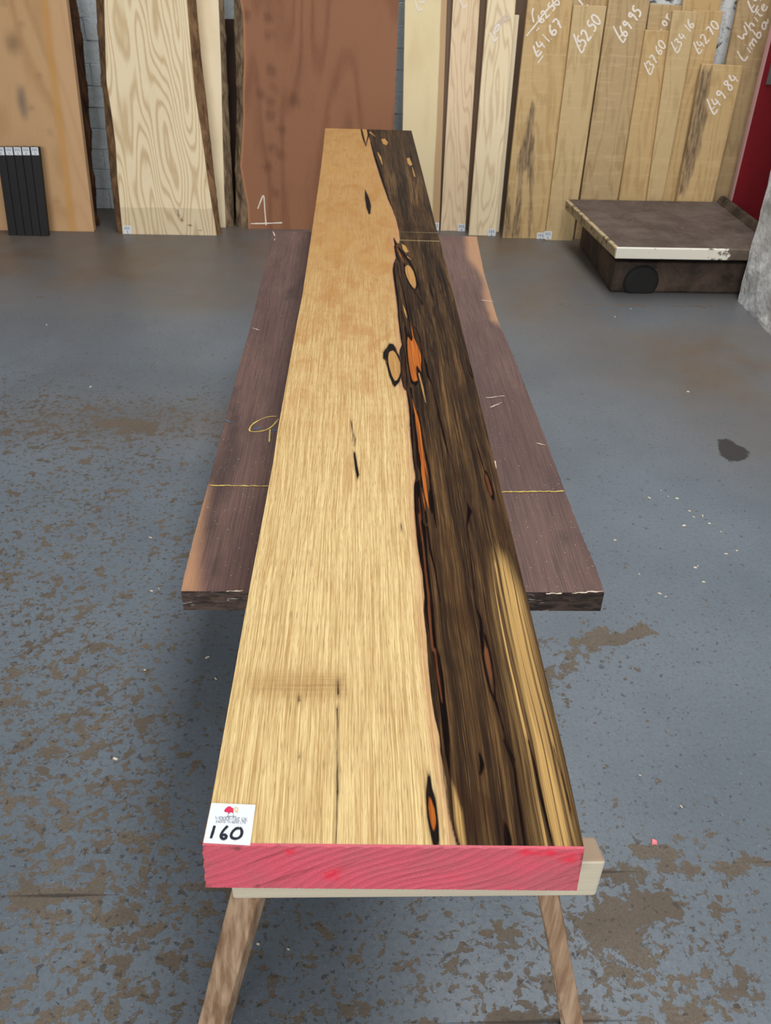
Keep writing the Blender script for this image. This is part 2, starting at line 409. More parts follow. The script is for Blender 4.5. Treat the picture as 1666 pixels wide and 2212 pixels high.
LEAN = math.radians(8.0)
class Board: pass
def board(name, label, group, L, R, yb, mat, thick=0.03, lean=LEAN, top=None, Lb=None, Rb=None, bark=None, rows=10, cat='board', wob=0.0, bv=0.0015):
    """L, R: left and right edge of the front face as photo points (top first); top: (yL, yR) rows of a top that is in view, or a length in metres"""
    def prof(pts, y):
        q = sorted([on_lean(a, b, y, lean) for a, b in pts], key=lambda t: t[1]); x = np.array([t[0] for t in q]); s = np.array([t[1] for t in q])
        k = (x[-1] - x[0]) / (s[-1] - s[0])
        def fn(u):
            if u <= s[0]: return x[0] + k * (u - s[0])
            if u >= s[-1]: return x[-1] + k * (u - s[-1])
            return float(np.interp(u, s, x))
        return fn
    fl, fr = prof(L, yb), prof(R, yb)
    bl = prof(Lb, yb + thick) if Lb else fl; br = prof(Rb, yb + thick) if Rb else fr
    if isinstance(top, tuple):
        sl = on_lean(L[0][0], top[0], yb, lean)[1]; sr = on_lean(R[0][0], top[1], yb, lean)[1]
    else: sl = sr = top or 1.8
    cx = (fl(0) + fr(0)) / 2; o3 = np.array([cx, yb, 0.0])
    sn, cs = math.sin(lean), math.cos(lean)
    v = []
    for i in range(rows + 1):
        a, c = sl * i / rows, sr * i / rows
        j = [random.uniform(-wob, wob) for _ in range(2)]
        v += [(fl(a) + j[0] - cx, a * sn, a * cs), (fr(c) + j[1] - cx, c * sn, c * cs), (br(c) + j[1] - cx, c * sn + thick, c * cs), (bl(a) + j[0] - cx, a * sn + thick, a * cs)]
    f = [(3, 2, 1, 0), tuple(4 * rows + k for k in range(4))]; side = []
    for i in range(rows):
        for k in range(4):
            q = (4 * i + k, 4 * i + (k + 1) % 4, 4 * i + 4 + (k + 1) % 4, 4 * i + 4 + k)
            if bark is not None and ((k == 1 and Rb) or (k == 3 and Lb)): side.append((k, q))
            else: f.append(q)
    o = mesh_obj(name, v, f, mat, loc=tuple(o3))
    if bark is None and bv: bevel(o, bv, 1)
    tag(o, label, cat, group)
    if side:
        for k in sorted({k for k, _ in side}):
            qs = [q for kk, q in side if kk == k]; vv, fc = [], []
            for q in qs:                 # bark skin: subdivided strip with ragged relief
                P = [np.array(v[t]) for t in q]; nu, nv = 5, 9; b0 = len(vv)
                for a in range(nv + 1):
                    for c in range(nu + 1):
                        uu, ww = c / nu, a / nv
                        p = (P[0] * (1 - uu) + P[1] * uu) * (1 - ww) + (P[3] * (1 - uu) + P[2] * uu) * ww
                        zz = p[2]; h = 0.010 * math.sin(zz * 23 + uu * 3) * math.sin(uu * math.pi) + 0.004 * math.sin(zz * 71 + uu * 9) * math.sin(uu * math.pi)
                        p = p + np.array([(1 if k == 1 else -1) * (0.008 * math.sin(uu * math.pi) + h), 0, 0]); vv.append(p)
                for a in range(nv):
                    for c in range(nu): fc.append((b0 + a * (nu + 1) + c, b0 + a * (nu + 1) + c + 1, b0 + (a + 1) * (nu + 1) + c + 1, b0 + (a + 1) * (nu + 1) + c))
            mesh_obj('bark_edge', vv, fc, bark, o, smooth=True)
    B = Board(); B.o = o; B.yb = yb; B.o3 = o3; B.lean = lean
    nrm = np.array([0, -cs, sn])
    def to3(p, lift=0.0012):
        x, s = on_lean(p[0], p[1], yb, lean); return np.array([x - cx, s * sn, s * cs]) + nrm * lift
    B.to3 = to3; B.n = nrm
    return B
def chalk(B, lines, w=0.0105, mat=None, name='chalk_price', lab=None):
    o = ribbons(name, lines, w, B.to3, mat or M_CHALK, B.o, B.n)
    if lab: o['label'] = lab
def sticker(B, px, py, w=0.05, h=0.05, marks=2):
    c = B.to3((px, py), 0.0); ax = np.array([1.0, 0, 0]); ay = np.array([0, math.sin(B.lean), math.cos(B.lean)])
    v = []
    for lift in (0.0004, 0.0016):
        for sx, sy in ((-1, -1), (1, -1), (1, 1), (-1, 1)): v.append(c + ax * sx * w / 2 + ay * sy * h / 2 + B.n * lift)
    s = mesh_obj('stock_label', v, hexa(v), M_PAPER, B.o)
    lines = []
    for k in range(3):
        x0 = (-.32 + .24 * k) * w
        lines.append([(x0, .30 * h), (x0 + .10 * w, .32 * h), (x0 + .02 * w, .05 * h), (x0 + .15 * w, .06 * h)])
    lines.append([(-.08 * w, -.22 * h), (.06 * w, -.2 * h), (-.02 * w, -.36 * h), (.10 * w, -.36 * h)])
    ribbons('scribble', lines, w * .07, lambda p: c + ax * p[0] + ay * p[1] + B.n * 0.0024, M_PRINT, s, B.n)

# --- materials of the stock
def pine_extra(b, col):
    x, y, z = b.sep(b.co)
    u = b.add(x, b.mul(z, 0.0))
    n = b.mul(b.m('SUBTRACT', b.noise(b.vs(b.co, (3, 3, 1.2)), 1.0, 2), 0.5), 0.02)
    st = b.attr('stripe'); stn = b.add(st, n)
    band = b.mul(b.ss(stn, -0.05, -0.005), b.ss(stn, 0.035, 0.0))
    col = b.mix(b.mul(band, 0.7), col, lin((198, 146, 80)))
    col = b.mix(b.mul(b.ss(stn, 0.0, 0.04), 0.55), col, lin((206, 166, 126)))
    k = b.attr('knot'); col = b.mix(b.mul(b.ss(k, -0.05, 0.03), 0.75), col, lin((98, 76, 56)))
    g = b.attr('stain'); col = b.mix(b.mul(b.ss(g, -0.03, 0.02), 0.7), col, lin((98, 92, 84)))
    return col
M_PINE = board_mat('knotty_pine', (196, 158, 116), (168, 126, 84), (2.2, .35), 12, .45, .3, .3, extra=pine_extra)
def bark_mat(name, a, c):
    b = N(name, 0.9, 0.15); n = b.noise(b.vs(b.co, (22, 22, 7)), 1.0, 6, 0.7, 0.5)
    b.bump(n, 0.9, 0.012); return b.color(b.mix(b.ss(n, 0.3, 0.7), lin(a), lin(c)))
M_BARK = bark_mat('brown_bark', (82, 62, 46), (150, 116, 84)); M_BARKD = bark_mat('dark_bark', (38, 26, 20), (92, 62, 42))
M_BARKG = bark_mat('grey_bark', (78, 64, 50), (156, 134, 108))
def ash_extra(b, col):
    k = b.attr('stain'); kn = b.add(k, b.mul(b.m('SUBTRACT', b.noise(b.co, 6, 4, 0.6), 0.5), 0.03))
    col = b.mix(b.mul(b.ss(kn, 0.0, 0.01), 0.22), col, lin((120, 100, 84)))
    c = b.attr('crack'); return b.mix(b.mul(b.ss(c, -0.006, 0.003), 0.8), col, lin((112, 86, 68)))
M_ASH = board_mat('pale_ash', (240, 222, 186), (204, 176, 134), (4.5, .22), 20, .8, .3, .2, sharp=.35, extra=ash_extra)
M_ASHB = board_mat('ash_board', (238, 220, 184), (204, 178, 142), (8, .26), 12, .65, .3, .2, sharp=.4)
M_ASHP = board_mat('pinkish_ash_board', (232, 208, 174), (200, 168, 136), (8, .26), 12, .6, .3, .2, sharp=.4)
M_PALE = board_mat('pale_sycamore', (240, 224, 192), (214, 190, 152), (3.0, .5), 5, .25, .2, .5)
def maple_extra(b, col):
    x, y, z = b.sep(b.co); e = b.add(x, b.mul(b.m('SUBTRACT', b.noise(b.vs(b.co, (2, 2, 2.5)), 1.0, 2), 0.5), 0.02))
    return b.mix(b.mul(b.ss(e, 0.075, 0.083), 0.85), col, lin((186, 150, 112)))
M_MAPLE = board_mat('pale_maple', (230, 212, 170), (204, 180, 132), (3.0, .8), 4, .3, .15, .6, extra=maple_extra)
def cedar_extra(b, col):
    k = b.attr('knot'); kn = b.add(k, b.mul(b.m('SUBTRACT', b.noise(b.vs(b.co, (14, 14, 6)), 1.0, 5, .65), 0.5), 0.09))
    col = b.mix(b.mul(b.ss(kn, -0.025, 0.02), 0.5), col, lin((88, 54, 38)))
    e = b.attr('edge'); return b.mix(b.mul(b.ss(e, 0.02, -0.004), 0.6), col, lin((196, 138, 96)))
M_CEDAR = board_mat('red_brown_cedar', (146, 100, 72), (114, 72, 50), (3.5, .3), 6, .5, .35, .45, extra=cedar_extra)
M_DARKB = board_mat('dark_brown_board', (66, 46, 34), (38, 26, 20), (6, .4), 6, .4, .4, .4)
M_BROWN = board_mat('mid_brown_board', (122, 100, 82), (96, 76, 62), (6, .4), 4, .3, .3, .3)
M_EBONY = board_mat('black_ebony', (26, 26, 28), (14, 14, 16), (6, .4), 4, .3, .3, .5, rough=.5)
def limba(name, a, c, streak=None, grey=False):
    def ex(b, col):
        x, y, z = b.sep(b.co)
        curl = b.noise(b.vs(b.co, (6, 6, 42)), 1.0, 3, 0.5); col = b.mix(b.mul(b.ss(curl, 0.5, 0.7), 0.22), col, lin((222, 196, 150)))
        if streak:
            s = b.attr('streak'); sn = b.add(s, b.mul(b.m('SUBTRACT', b.noise(b.vs(b.co, (60, 60, 1.5)), 1.0, 4, .6), 0.5), 0.05))
            d = b.mix(b.ss(b.noise(b.vs(b.co, (70, 70, 1.2)), 1.0, 4, .6), .35, .65), lin((70, 55, 42)), lin((158, 134, 104)))
            col = b.mix(b.mul(b.ss(sn, -0.008, 0.014), 0.82), col, d)
        return col
    return board_mat(name, a, c, (9, .3), 7, .5, .55, .35, extra=ex)
M_LIMBA = limba('white_limba', (198, 172, 128), (170, 142, 98))
M_LIMBA2 = limba('golden_limba', (196, 166, 118), (166, 134, 88))
M_LIMBA3 = limba('dull_limba', (184, 158, 118), (150, 124, 86))
M_LIMBAS = limba('streaked_limba', (198, 168, 120), (168, 136, 90), streak=True)

def board_attr(B, name, fn):
    """per-vertex figure on the front face: subdivide the mesh first so that it holds the figure"""
    o = B.o; me = o.data
    n = len(me.vertices); co = np.empty(n * 3); me.vertices.foreach_get('co', co); co = co.reshape(-1, 3)
    P = np.column_stack([co[:, 0], co[:, 2]]); put_attr(o, name, fn(P))
def subdivide(B, cuts):
    bm = bmesh.new(); bm.from_mesh(B.o.data); 
    ed = [e for e in bm.edges if abs(e.verts[0].co.z - e.verts[1].co.z) < 0.4 * abs(e.verts[0].co.x - e.verts[1].co.x) + 1e-6 and abs(e.verts[0].co.x - e.verts[1].co.x) > 0.03]
    bmesh.ops.subdivide_edges(bm, edges=ed, cuts=cuts, use_grid_fill=True); bm.to_mesh(B.o.data); bm.free()
def loc2(B, pts): return [(lambda q: (q[0], q[2]))(B.to3(p, 0.0)) for p in pts]

YF = on_z(1130, 515)[1]                 # front row of boards on the right
YL = on_z(150, 503)[1]                  # pine slab
c1 = crop(0, 0, 3.204); c2 = crop(400, 0, 3.204); c3 = crop(840, 0, 3.967); c4 = crop(1150, 0, 3.229)

# pine
pine = board('timber_slab', 'wide knotty pine slab with an orange stripe, leaning behind the black sticks', 'slabs leaning on the back wall',
             [(-190, 0), (-120, 500)], [(143, 0), (203, 500)], YL + .03, M_PINE, 0.055, top=1.8, rows=60, cat='slab')
subdivide(pine, 50)
board_attr(pine, 'stripe', lambda P: P[:, 0] - np.interp(P[:, 1], *zip(*sorted([(q[1], q[0]) for q in loc2(pine, [(97, 0), (112, 130), (130, 260), (146, 380), (160, 500)])]))))
board_attr(pine, 'knot', lambda P: np.maximum.reduce([sd_poly(P, loc2(pine, c1([(60, 290), (100, 270), (120, 300), (100, 330), (70, 320)])), .6)] + [sd_stroke(P, loc2(pine, c1([(a, b_), (a + 2, b_ + 3)])), [.05, .05], 1) - .035 for a, b_ in ((270, 525), (215, 745), (345, 915), (150, 170), (390, 1385), (25, 15))]))
board_attr(pine, 'stain', lambda P: sd_poly(P, loc2(pine, c1([(125, 620), (160, 620), (180, 720), (185, 800), (160, 800), (130, 720)])), .6))
darkslab = board('timber_slab', 'dark bark-edged slab standing between the pine slab and the brick wall', 'slabs leaning on the back wall',
                 [(60, 0), (120, 480)], [(150, 0), (172, 150), (185, 280), (205, 480)], YL + .14, M_DARKB, 0.07, top=1.8, rows=24, cat='slab',
                 Rb=[(166, 0), (180, 100), (190, 200), (198, 330), (212, 480)], bark=M_BARKD, wob=.003)
# ebony sticks
BLK = 'black sticks leaning on the pine slab'
xs_t = [-9, 9.7, 28.2, 46.3, 64.5, 84.5]; xs_b = [18.5, 36.5, 54, 71, 88, 105.5]
ys = on_z(60, 508)[1]; names5 = ['leftmost black stick, cut by the photo edge, white label at its top', 'second black stick from the left, labelled, leaning on the pine slab', 'middle black stick of the five, with a faint brown streak and label',
                                 'fourth black stick from the left, labelled, leaning on the pine slab', 'rightmost black stick of the five, white label at its top']
for k in range(5):
    B = board('ebony_stick', names5[k], BLK, [(xs_t[k] + .2, 318), (xs_b[k] + .2, 508)], [(xs_t[k + 1] - .2, 318), (xs_b[k + 1] - .2, 508)], ys - .012 - .001 * k, M_EBONY, 0.03, lean=math.radians(10), top=(317.5, 319), rows=3, cat='stick', bv=.002)
    sticker(B, (xs_t[k] + xs_t[k + 1]) / 2 + .85, 326.5, 0.043, 0.045)
# ash slab
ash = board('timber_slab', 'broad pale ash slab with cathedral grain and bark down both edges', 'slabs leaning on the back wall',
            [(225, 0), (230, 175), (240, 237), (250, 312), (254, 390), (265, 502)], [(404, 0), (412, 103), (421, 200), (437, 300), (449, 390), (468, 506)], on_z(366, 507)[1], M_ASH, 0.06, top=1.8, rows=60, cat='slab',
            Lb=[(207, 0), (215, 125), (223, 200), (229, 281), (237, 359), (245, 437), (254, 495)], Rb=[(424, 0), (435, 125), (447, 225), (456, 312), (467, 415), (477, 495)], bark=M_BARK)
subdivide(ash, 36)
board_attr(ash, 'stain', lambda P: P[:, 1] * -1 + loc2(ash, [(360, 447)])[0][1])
board_attr(ash, 'crack', lambda P: sd_stroke(P, loc2(ash, [(372, 440), (383, 455), (389, 471), (398, 480), (420, 492), (444, 503)]), [.004, .012, .012, .012, .01, .004], 1))
sticker(ash, 275, 496)
pale2 = board('timber_slab', 'narrow showing pale slab with greyish bark, tucked behind the ash slab', 'slabs leaning on the back wall',
              [(380, 0), (430, 500)], [(472, 0), (478, 150), (480, 260), (484, 400), (488, 498)], on_z(480, 500)[1] + .09, M_PALE, 0.06, top=1.8, rows=24, cat='slab',
              Rb=[(484, 0), (490, 150), (497, 300), (504, 420), (506, 490)], bark=M_BARKG)
dk2 = board('timber_slab', 'short dark board with its top in view, between the pale slab and the red-brown slab', 'slabs leaning on the back wall',
            [(470, 41), (490, 490)], [(515, 41), (530, 490)], on_z(500, 492)[1] + .22, M_DARKB, 0.04, top=(41, 42), rows=10, cat='slab')
# red-brown slab
ced = board('timber_slab', 'wide red-brown slab with a live left edge and chalked number 1', 'slabs leaning on the back wall',
            [(519, 0), (525, 31), (528, 125), (525, 200), (526, 250), (522, 322), (519, 359), (528, 410), (535, 445), (537, 490)], [(862, 0), (852, 250), (843, 497)], on_z(600, 495)[1], M_CEDAR, 0.055, top=1.8, rows=80, cat='slab',
            Lb=[(505, 0), (506, 72), (509, 125), (512, 218), (508, 353), (511, 485)], bark=M_BARKG)
subdivide(ced, 40)
kn = c2([(415, 95), (575, 120), (585, 235), (595, 485), (530, 650), (610, 605), (600, 790), (655, 885), (670, 1070), (600, 1020), (760, 690), (560, 1150), (620, 1320), (600, 700)])
board_attr(ced, 'knot', lambda P: np.maximum.reduce([sd_stroke(P, loc2(ced, [(a - 3, b_), (a + 4, b_ + 3)]), [.03, .03], .8) for a, b_ in kn]))
board_attr(ced, 'edge', lambda P: P[:, 0] - np.interp(P[:, 1], *zip(*sorted([(q[1], q[0]) for q in loc2(ced, [(519, 0), (525, 31), (528, 125), (525, 200), (526, 250), (522, 322), (519, 359), (528, 410), (535, 445), (537, 490)])]))))
chalk(ced, [[(557, 451), (563, 435), (570, 417), (572, 450), (575, 487)], [(542, 483), (575, 482.5), (610, 481)]], .007, name='chalk_number')

# boards in the middle
MB = 'boards leaning beside the red-brown slab'
mp = board('timber_board', 'pale cream board with a tan right margin, right of the red-brown slab', MB, [(875, 0), (866, 497)], [(966, 0), (949, 497)], on_z(900, 497)[1], M_MAPLE, 0.03)
chalk(mp, [[(897, 2), (900, 14), (905, 26), (913, 17)], [(905, 3), (912, 8), (920, -2)]], .008); sticker(mp, 941, 491, .045, .06)
mp2 = board('timber_board', 'tan board showing as a sliver between the cream board and the pinkish ash board', MB, [(940, 0), (925, 490)], [(977, 0), (954, 490)], on_z(900, 497)[1] + .04, M_BROWN, 0.03)
ab = board('timber_board', 'pinkish ash board with V-shaped grain and a white label at its foot', MB, [(979, 0), (952, 498)], [(1037, 0), (1005, 499)], on_z(980, 499)[1], M_ASHP, 0.03)
chalk(ab, [[(993, -4), (998, 10), (1002, 18), (1008, 11)]], .008); sticker(ab, 997, 492)
br1 = board('timber_board', 'mid-brown board in the gap between the two pale ash boards', MB, [(1020, 0), (985, 495)], [(1062, 0), (1030, 495)], on_z(1010, 499)[1] + .06, M_BROWN, 0.03)
ac = board('timber_board', 'creamy ash board with scrubbed-out chalk, standing right of the brown gap', MB, [(1054, 0), (1013, 507)], [(1115, 0), (1071, 510)], on_z(1040, 509)[1], M_ASHB, 0.03)
chalk(ac, [[(1058, 70), (1064, 82), (1068, 92), (1075, 80)], [(1066, 75), (1072, 55), (1080, 52), (1076, 66), (1068, 72)]], .010)
chalk(ac, [[(1068, 60), (1084, 40), (1098, 30)], [(1070, 68), (1088, 44), (1104, 38)], [(1076, 50), (1095, 46)]], .014, M_CHALKF, 'rubbed_chalk'); sticker(ac, 1062, 503)
ac2 = board('timber_board', 'thin greyish board edge showing directly right of the creamy ash board', MB, [(1090, 32), (1050, 500)], [(1122, 33), (1078, 500)], on_z(1060, 505)[1] + .045, M_PALE, 0.025, top=(32, 33))
br2 = board('timber_board', 'shadowed brown board behind, left of the board priced 41.67', MB, [(1095, 0), (1060, 495)], [(1150, 0), (1110, 495)], on_z(1100, 500)[1] + .12, M_BROWN, 0.03)

# priced boards on the right
PG = 'priced limba boards leaning in the right corner'
p = crop(1130, 0, 5.745); q5 = crop(1380, 0, 5.825)
def P1(f, t, o, e, h, st=(-12, -27)): a, b_ = f([o, e]); return text_px(t, a, b_, h, st)
b1 = board('timber_board', 'board chalked £41.67 with a dark flame-shaped stain rising from its foot', PG, [(1141, 0), (1086, 513)], [(1238, 0), (1180, 517)], YF, M_LIMBAS, 0.03, rows=90)
subdivide(b1, 36)
board_attr(b1, 'streak', lambda P: np.maximum(sd_poly(P, loc2(b1, c3([(1235, 835), (1250, 900), (1245, 1050), (1250, 1300), (1240, 1600), (1220, 2040), (1190, 2040), (1205, 1700), (1185, 1450), (1150, 1500), (1140, 1750), (1120, 2040), (1040, 2040), (1080, 1800), (1110, 1600), (1100, 1400), (1120, 1300), (1170, 1100), (1200, 950)])), .5),
                                               sd_poly(P, loc2(b1, c3([(1000, 1650), (1030, 1600), (1050, 1800), (1040, 2040), (980, 2040)])), .5)))
chalk(b1, P1(p, '£41.67', (175, 705), (520, 290), (-13, -13), (-8, -24)) + [p([(185, 782), (250, 690)])])
chalk(b1, [p([(40, 450), (180, 280), (270, 150), (430, -10)]), p([(165, 385), (200, 345)]), p([(130, 100), (110, 170), (135, 280)])] + P1(p, '62.50', (230, 300), (480, 20), (-11, -9)), .009, name='crossed_out_price')
sticker(b1, 1168, 511)
b2 = board('timber_board', 'plain board chalked £52.50 with its square top in view', PG, [(1240, 12), (1178, 515)], [(1311, 13), (1250, 429), (1237, 517)], YF - .034, M_LIMBA, 0.03, top=(12, 13.5))
chalk(b2, P1(p, '£52.50', (720, 660), (985, 250), (-14.5, -14), (-16, -42))); sticker(b2, 1184, 508)
b2b = board('timber_board', 'board behind the £52.50 board, end of a chalk mark just showing', PG, [(1238, 0), (1190, 510)], [(1297, 0), (1240, 510)], YF + .05, M_LIMBA3, 0.03)
chalk(b2b, [p([(680, -20), (710, 20), (745, 62)]), p([(790, 60), (810, 68)])])
b2c = board('timber_board', 'sliver of board between the £52.50 and £69.95 boards', PG, [(1296, 0), (1240, 500)], [(1325, 0), (1262, 500)], YF + .095, M_LIMBA2, 0.03)
b3 = board('timber_board', 'wide mottled board chalked £69.95 beside the £52.50 board', PG, [(1316, 0), (1254, 429)], [(1405, 0), (1335, 429)], YF + .004, M_LIMBA3, 0.03)
chalk(b3, P1(p, '£69.95', (1235, 530), (1490, 150), (-14, -14), (-20, -36)))
b4 = board('timber_board', 'narrow board chalked £37.60, shortest of the narrow boards', PG, [(1395, 65), (1338, 429)], [(1447, 67), (1396, 429)], YF - .030, M_LIMBA2, 0.025, top=(65, 67))
chalk(b4, P1(q5, '£37.60', (140, 945), (355, 560), (-11.5, -11)), .008)
b4b = board('timber_board', 'board chalked with the ending or, its top just above the £37.60 board', PG, [(1405, 8), (1350, 429)], [(1473, 12), (1420, 429)], YF + .045, M_LIMBA3, 0.03, top=(8, 12))
chalk(b4b, [q5([(275, 372), (290, 380)])] + P1(q5, 'or', (345, 350), (430, 205), (-15, -10)), .009)
b5 = board('timber_board', 'narrow board chalked £34.16 between the £37.60 and £42.70 boards', PG, [(1454, 23), (1398, 429)], [(1508, 25), (1432, 429)], YF - .062, M_LIMBA, 0.025, top=(23, 25.5))
chalk(b5, P1(q5, '£34.16', (480, 668), (715, 300), (-11, -11), (-12, -24)), .008)
b6 = board('timber_board', 'board chalked £42.70 right of the £34.16 board', PG, [(1498, 22), (1425, 429)], [(1563, 24), (1485, 429)], YF - .026, M_LIMBA2, 0.025, top=(21.5, 24.5))
chalk(b6, P1(q5, '£42.70', (755, 680), (1030, 320), (-12, -11.5), (-11, -26)), .008)
b6b = board('timber_board', 'curly golden board rising behind the £42.70 board', PG, [(1477, 0), (1410, 429)], [(1560, 0), (1478, 429)], YF + .085, M_LIMBA2, 0.03)
b7 = board('timber_board', 'short front board chalked £49.84 with a grey streak down its left side', PG, [(1517, 138), (1463, 429)], [(1607, 142), (1543, 420)], YF - .10, M_LIMBAS, 0.03, top=(138, 143), rows=70)
subdivide(b7, 24)
board_attr(b7, 'streak', lambda P: sd_poly(P, loc2(b7, c4([(1165, 430), (1275, 440), (1255, 600), (1235, 800), (1200, 1000), (1120, 1250), (1070, 1400), (1000, 1400), (1060, 1000), (1120, 700)])), .4) - .012)
chalk(b7, P1(c4, '£49.84', (1265, 800), (1450, 550), (-13.5, -14), (-14, -34)), .0095)
b8 = board('timber_board', 'tall board chalked White Limba, against the red door panel', PG, [(1597, 0), (1568, 139), (1508, 429)], [(1690, 0), (1672, 40), (1590, 433)], YF + .03, M_LIMBA3, 0.03)
chalk(b8, P1(q5, 'White', (1315, 535), (1650, 60), (-11, -13)) + P1(q5, 'Limba', (1325, 790), (1650, 290), (-11, -15)), .009, name='chalk_name')
chalk(b8, P1(q5, '£4', (1440, 165), (1570, -40), (-13, -13)), .009)

# white pier behind the priced boards and the red panel
pa, pb = on_y(1398, 40, YF + .39), on_y(1640, 40, YF + .39)
pier = box('wall_pier', (pa[0], 0, 0), (pb[0], WALL_Y - YF - .39, 3.0), M_FLAKE, loc=(0, YF + .39, 0)); tag(pier, 'white pier with flaking paint behind the priced boards', kind='structure')

def mat_red():
    b = N('red_door_paint', 0.45, 0.4)
    c = b.mix(b.noise(b.co, 3, 5, 0.6), lin((150, 26, 36)), lin((112, 18, 26)))
    c = b.mix(b.mul(b.ss(b.noise(b.co, 25, 4, 0.6), 0.58, 0.75), 0.5), c, lin((90, 20, 24)))
    return b.color(c)
ry = YF - .075
rx = on_y(1581, 433, ry)[0]
red = box('door_1', (0, 0, 0), (1.0, 0.045, 2.1), mat_red(), loc=(rx, ry, 0), bv=.004); tag(red, 'red painted door panel in the right corner', kind='structure')
box('edge_strip', (-0.008, -0.004, 0.02), (0.002, 0.03, 2.08), plain('pale_edge_strip', (206, 160, 158)), red)
hp = on_y(1668, 160, ry)
box('lock_plate', (hp[0] - rx - .024, -0.014, hp[2] - .055), (hp[0] - rx + .05, 0.0, hp[2] + .055), plain('grey_steel_plate', (104, 100, 96), .5, .5), red, bv=.002)

# right-hand wall end (white rough face running towards the viewer)
e0 = on_z(1593, 650)
wr = []
nyw, nzw = 70, 44
wv, wf = [], []
xr = e0[0]
for i in range(nyw + 1):
    for j in range(nzw + 1):
        yy = e0[1] - 6.0 * (i / nyw) ** 1.6; zz = 3.0 * (j / nzw) ** 1.3
        h = .006 * math.sin(yy * 19 + zz * 7) * math.sin(zz * 23 + yy * 5) + random.uniform(-.003, .003)
        if i == 0: h *= .5
        wv.append((xr + h, yy, zz))
for i in range(nyw):
    for j in range(nzw):
        a = i * (nzw + 1) + j; wf.append((a, a + 1, a + nzw + 2, a + nzw + 1))
b0 = len(wv); wv += [(xr + .25, e0[1], 0), (xr + .25, e0[1], 3.0), (xr + .25, e0[1] - 6, 0), (xr + .25, e0[1] - 6, 3.0)]
wf.append(tuple([b0, b0 + 1] + [j for j in range(nzw, -1, -1)]))
wf.append((b0, b0 + 2, b0 + 3, b0 + 1))
wall_r = mesh_obj('wall_right', wv, wf, M_PIER, smooth=False); tag(wall_r, 'rough whitewashed wall end at the right edge', kind='structure')

# ================================================================== PLATFORM SCALE
def mat_rust(name, a, c, white=None, edge=0.5):
    b = N(name, 0.7, 0.35); n = b.noise(b.co, 6, 6, 0.65, .3); k = b.noise(b.co, 40, 4, 0.6)
    col = b.mix(b.ss(n, .3, .7), lin(a), lin(c)); col = b.mix(b.mul(b.ss(k, .58, .72), .35), col, lin((128, 112, 98)))
    if white:
        x, y, z = b.sep(b.co); w = b.add(b.noise(b.co, 26, 6, 0.7), b.mul(b.ss(x, 0.40, 0.78), -0.5))
        col = b.mix(b.ss(w, edge - .03, edge + .03), col, lin(white))
    b.bump(b.add(n, b.mul(k, .4)), .4, .003)
    return b.color(col)
M_STEEL = mat_rust('brown_worn_steel', (72, 60, 54), (98, 86, 80)); M_STEELD = mat_rust('dark_oily_steel', (34, 28, 25), (84, 68, 58))
M_LIPW = mat_rust('chipped_white_lip', (84, 72, 62), (110, 96, 84), (226, 222, 208), .34); M_LIPC = mat_rust('chipped_cream_lip', (96, 82, 62), (120, 102, 78), (176, 158, 124), .44)
PZ = 0.285
bn = on_z(1318, 632); pn = on_z(1333, 534, PZ); pf_ = on_z(1224, 430, PZ); prr = on_z(1541, 428, PZ)
X0, X1 = (pn[0] + pf_[0]) / 2, (pn[0] + pf_[0]) / 2 + 0.0
px0 = (pn[0] + pf_[0]) / 2; px1 = prr[0]; py0, py1 = pn[1], min(pf_[1], YF - .09)
px0n, px0f = pn[0], pf_[0]
bx0 = bn[0]; by0 = bn[1]
sroot = empty('platform_scale', (bx0, by0, 0)); tag(sroot, 'low brown steel platform scale with a chipped white front lip', 'scale')
S = lambda x, y, z: (x - bx0, y - by0, z)
bd = py1 - .03
base = mesh_obj('base_box', [S(bx0, by0, .004), S(px1 - .02, by0, .004), S(px1 - .02, bd, .004), S(bx0 - .0, bd, .004), S(bx0, by0, PZ - .11), S(px1 - .02, by0, PZ - .11), S(px1 - .02, bd, PZ - .11), S(bx0, bd, PZ - .11)], hexa(0), M_STEELD, sroot); bevel(base, .012)
mesh_obj('neck', [S(bx0 + .04, by0 + .03, PZ - .112), S(px1 - .06, by0 + .03, PZ - .112), S(px1 - .06, bd - .03, PZ - .112), S(bx0 + .04, bd - .03, PZ - .112), S(bx0 + .04, by0 + .03, PZ - .05), S(px1 - .06, by0 + .03, PZ - .05), S(px1 - .06, bd - .03, PZ - .05), S(bx0 + .04, bd - .03, PZ - .05)], hexa(0), plain('gap_shadow_black', (14, 12, 11), .8), sroot)  # near-black colour paints in the shadow under the overhanging plate
top = mesh_obj('top_plate', [S(px0n + .012, py0 + .012, PZ - .05), S(px1, py0 + .012, PZ - .05), S(px1, py1, PZ - .05), S(px0f + .012, py1, PZ - .05), S(px0n + .012, py0 + .012, PZ), S(px1, py0 + .012, PZ), S(px1, py1, PZ), S(px0f + .012, py1, PZ)], hexa(0), M_STEEL, sroot); bevel(top, .006)
lipf = mesh_obj('front_lip', [S(px0n, py0, PZ - .062), S(px1, py0, PZ - .062), S(px1, py0 + .014, PZ - .062), S(px0n, py0 + .014, PZ - .062), S(px0n, py0, PZ - .004), S(px1, py0, PZ - .004), S(px1, py0 + .014, PZ - .001), S(px0n, py0 + .014, PZ - .001)], hexa(0), M_LIPW, sroot); lipf['label'] = 'front lip with chipped white paint'; bevel(lipf, .004)
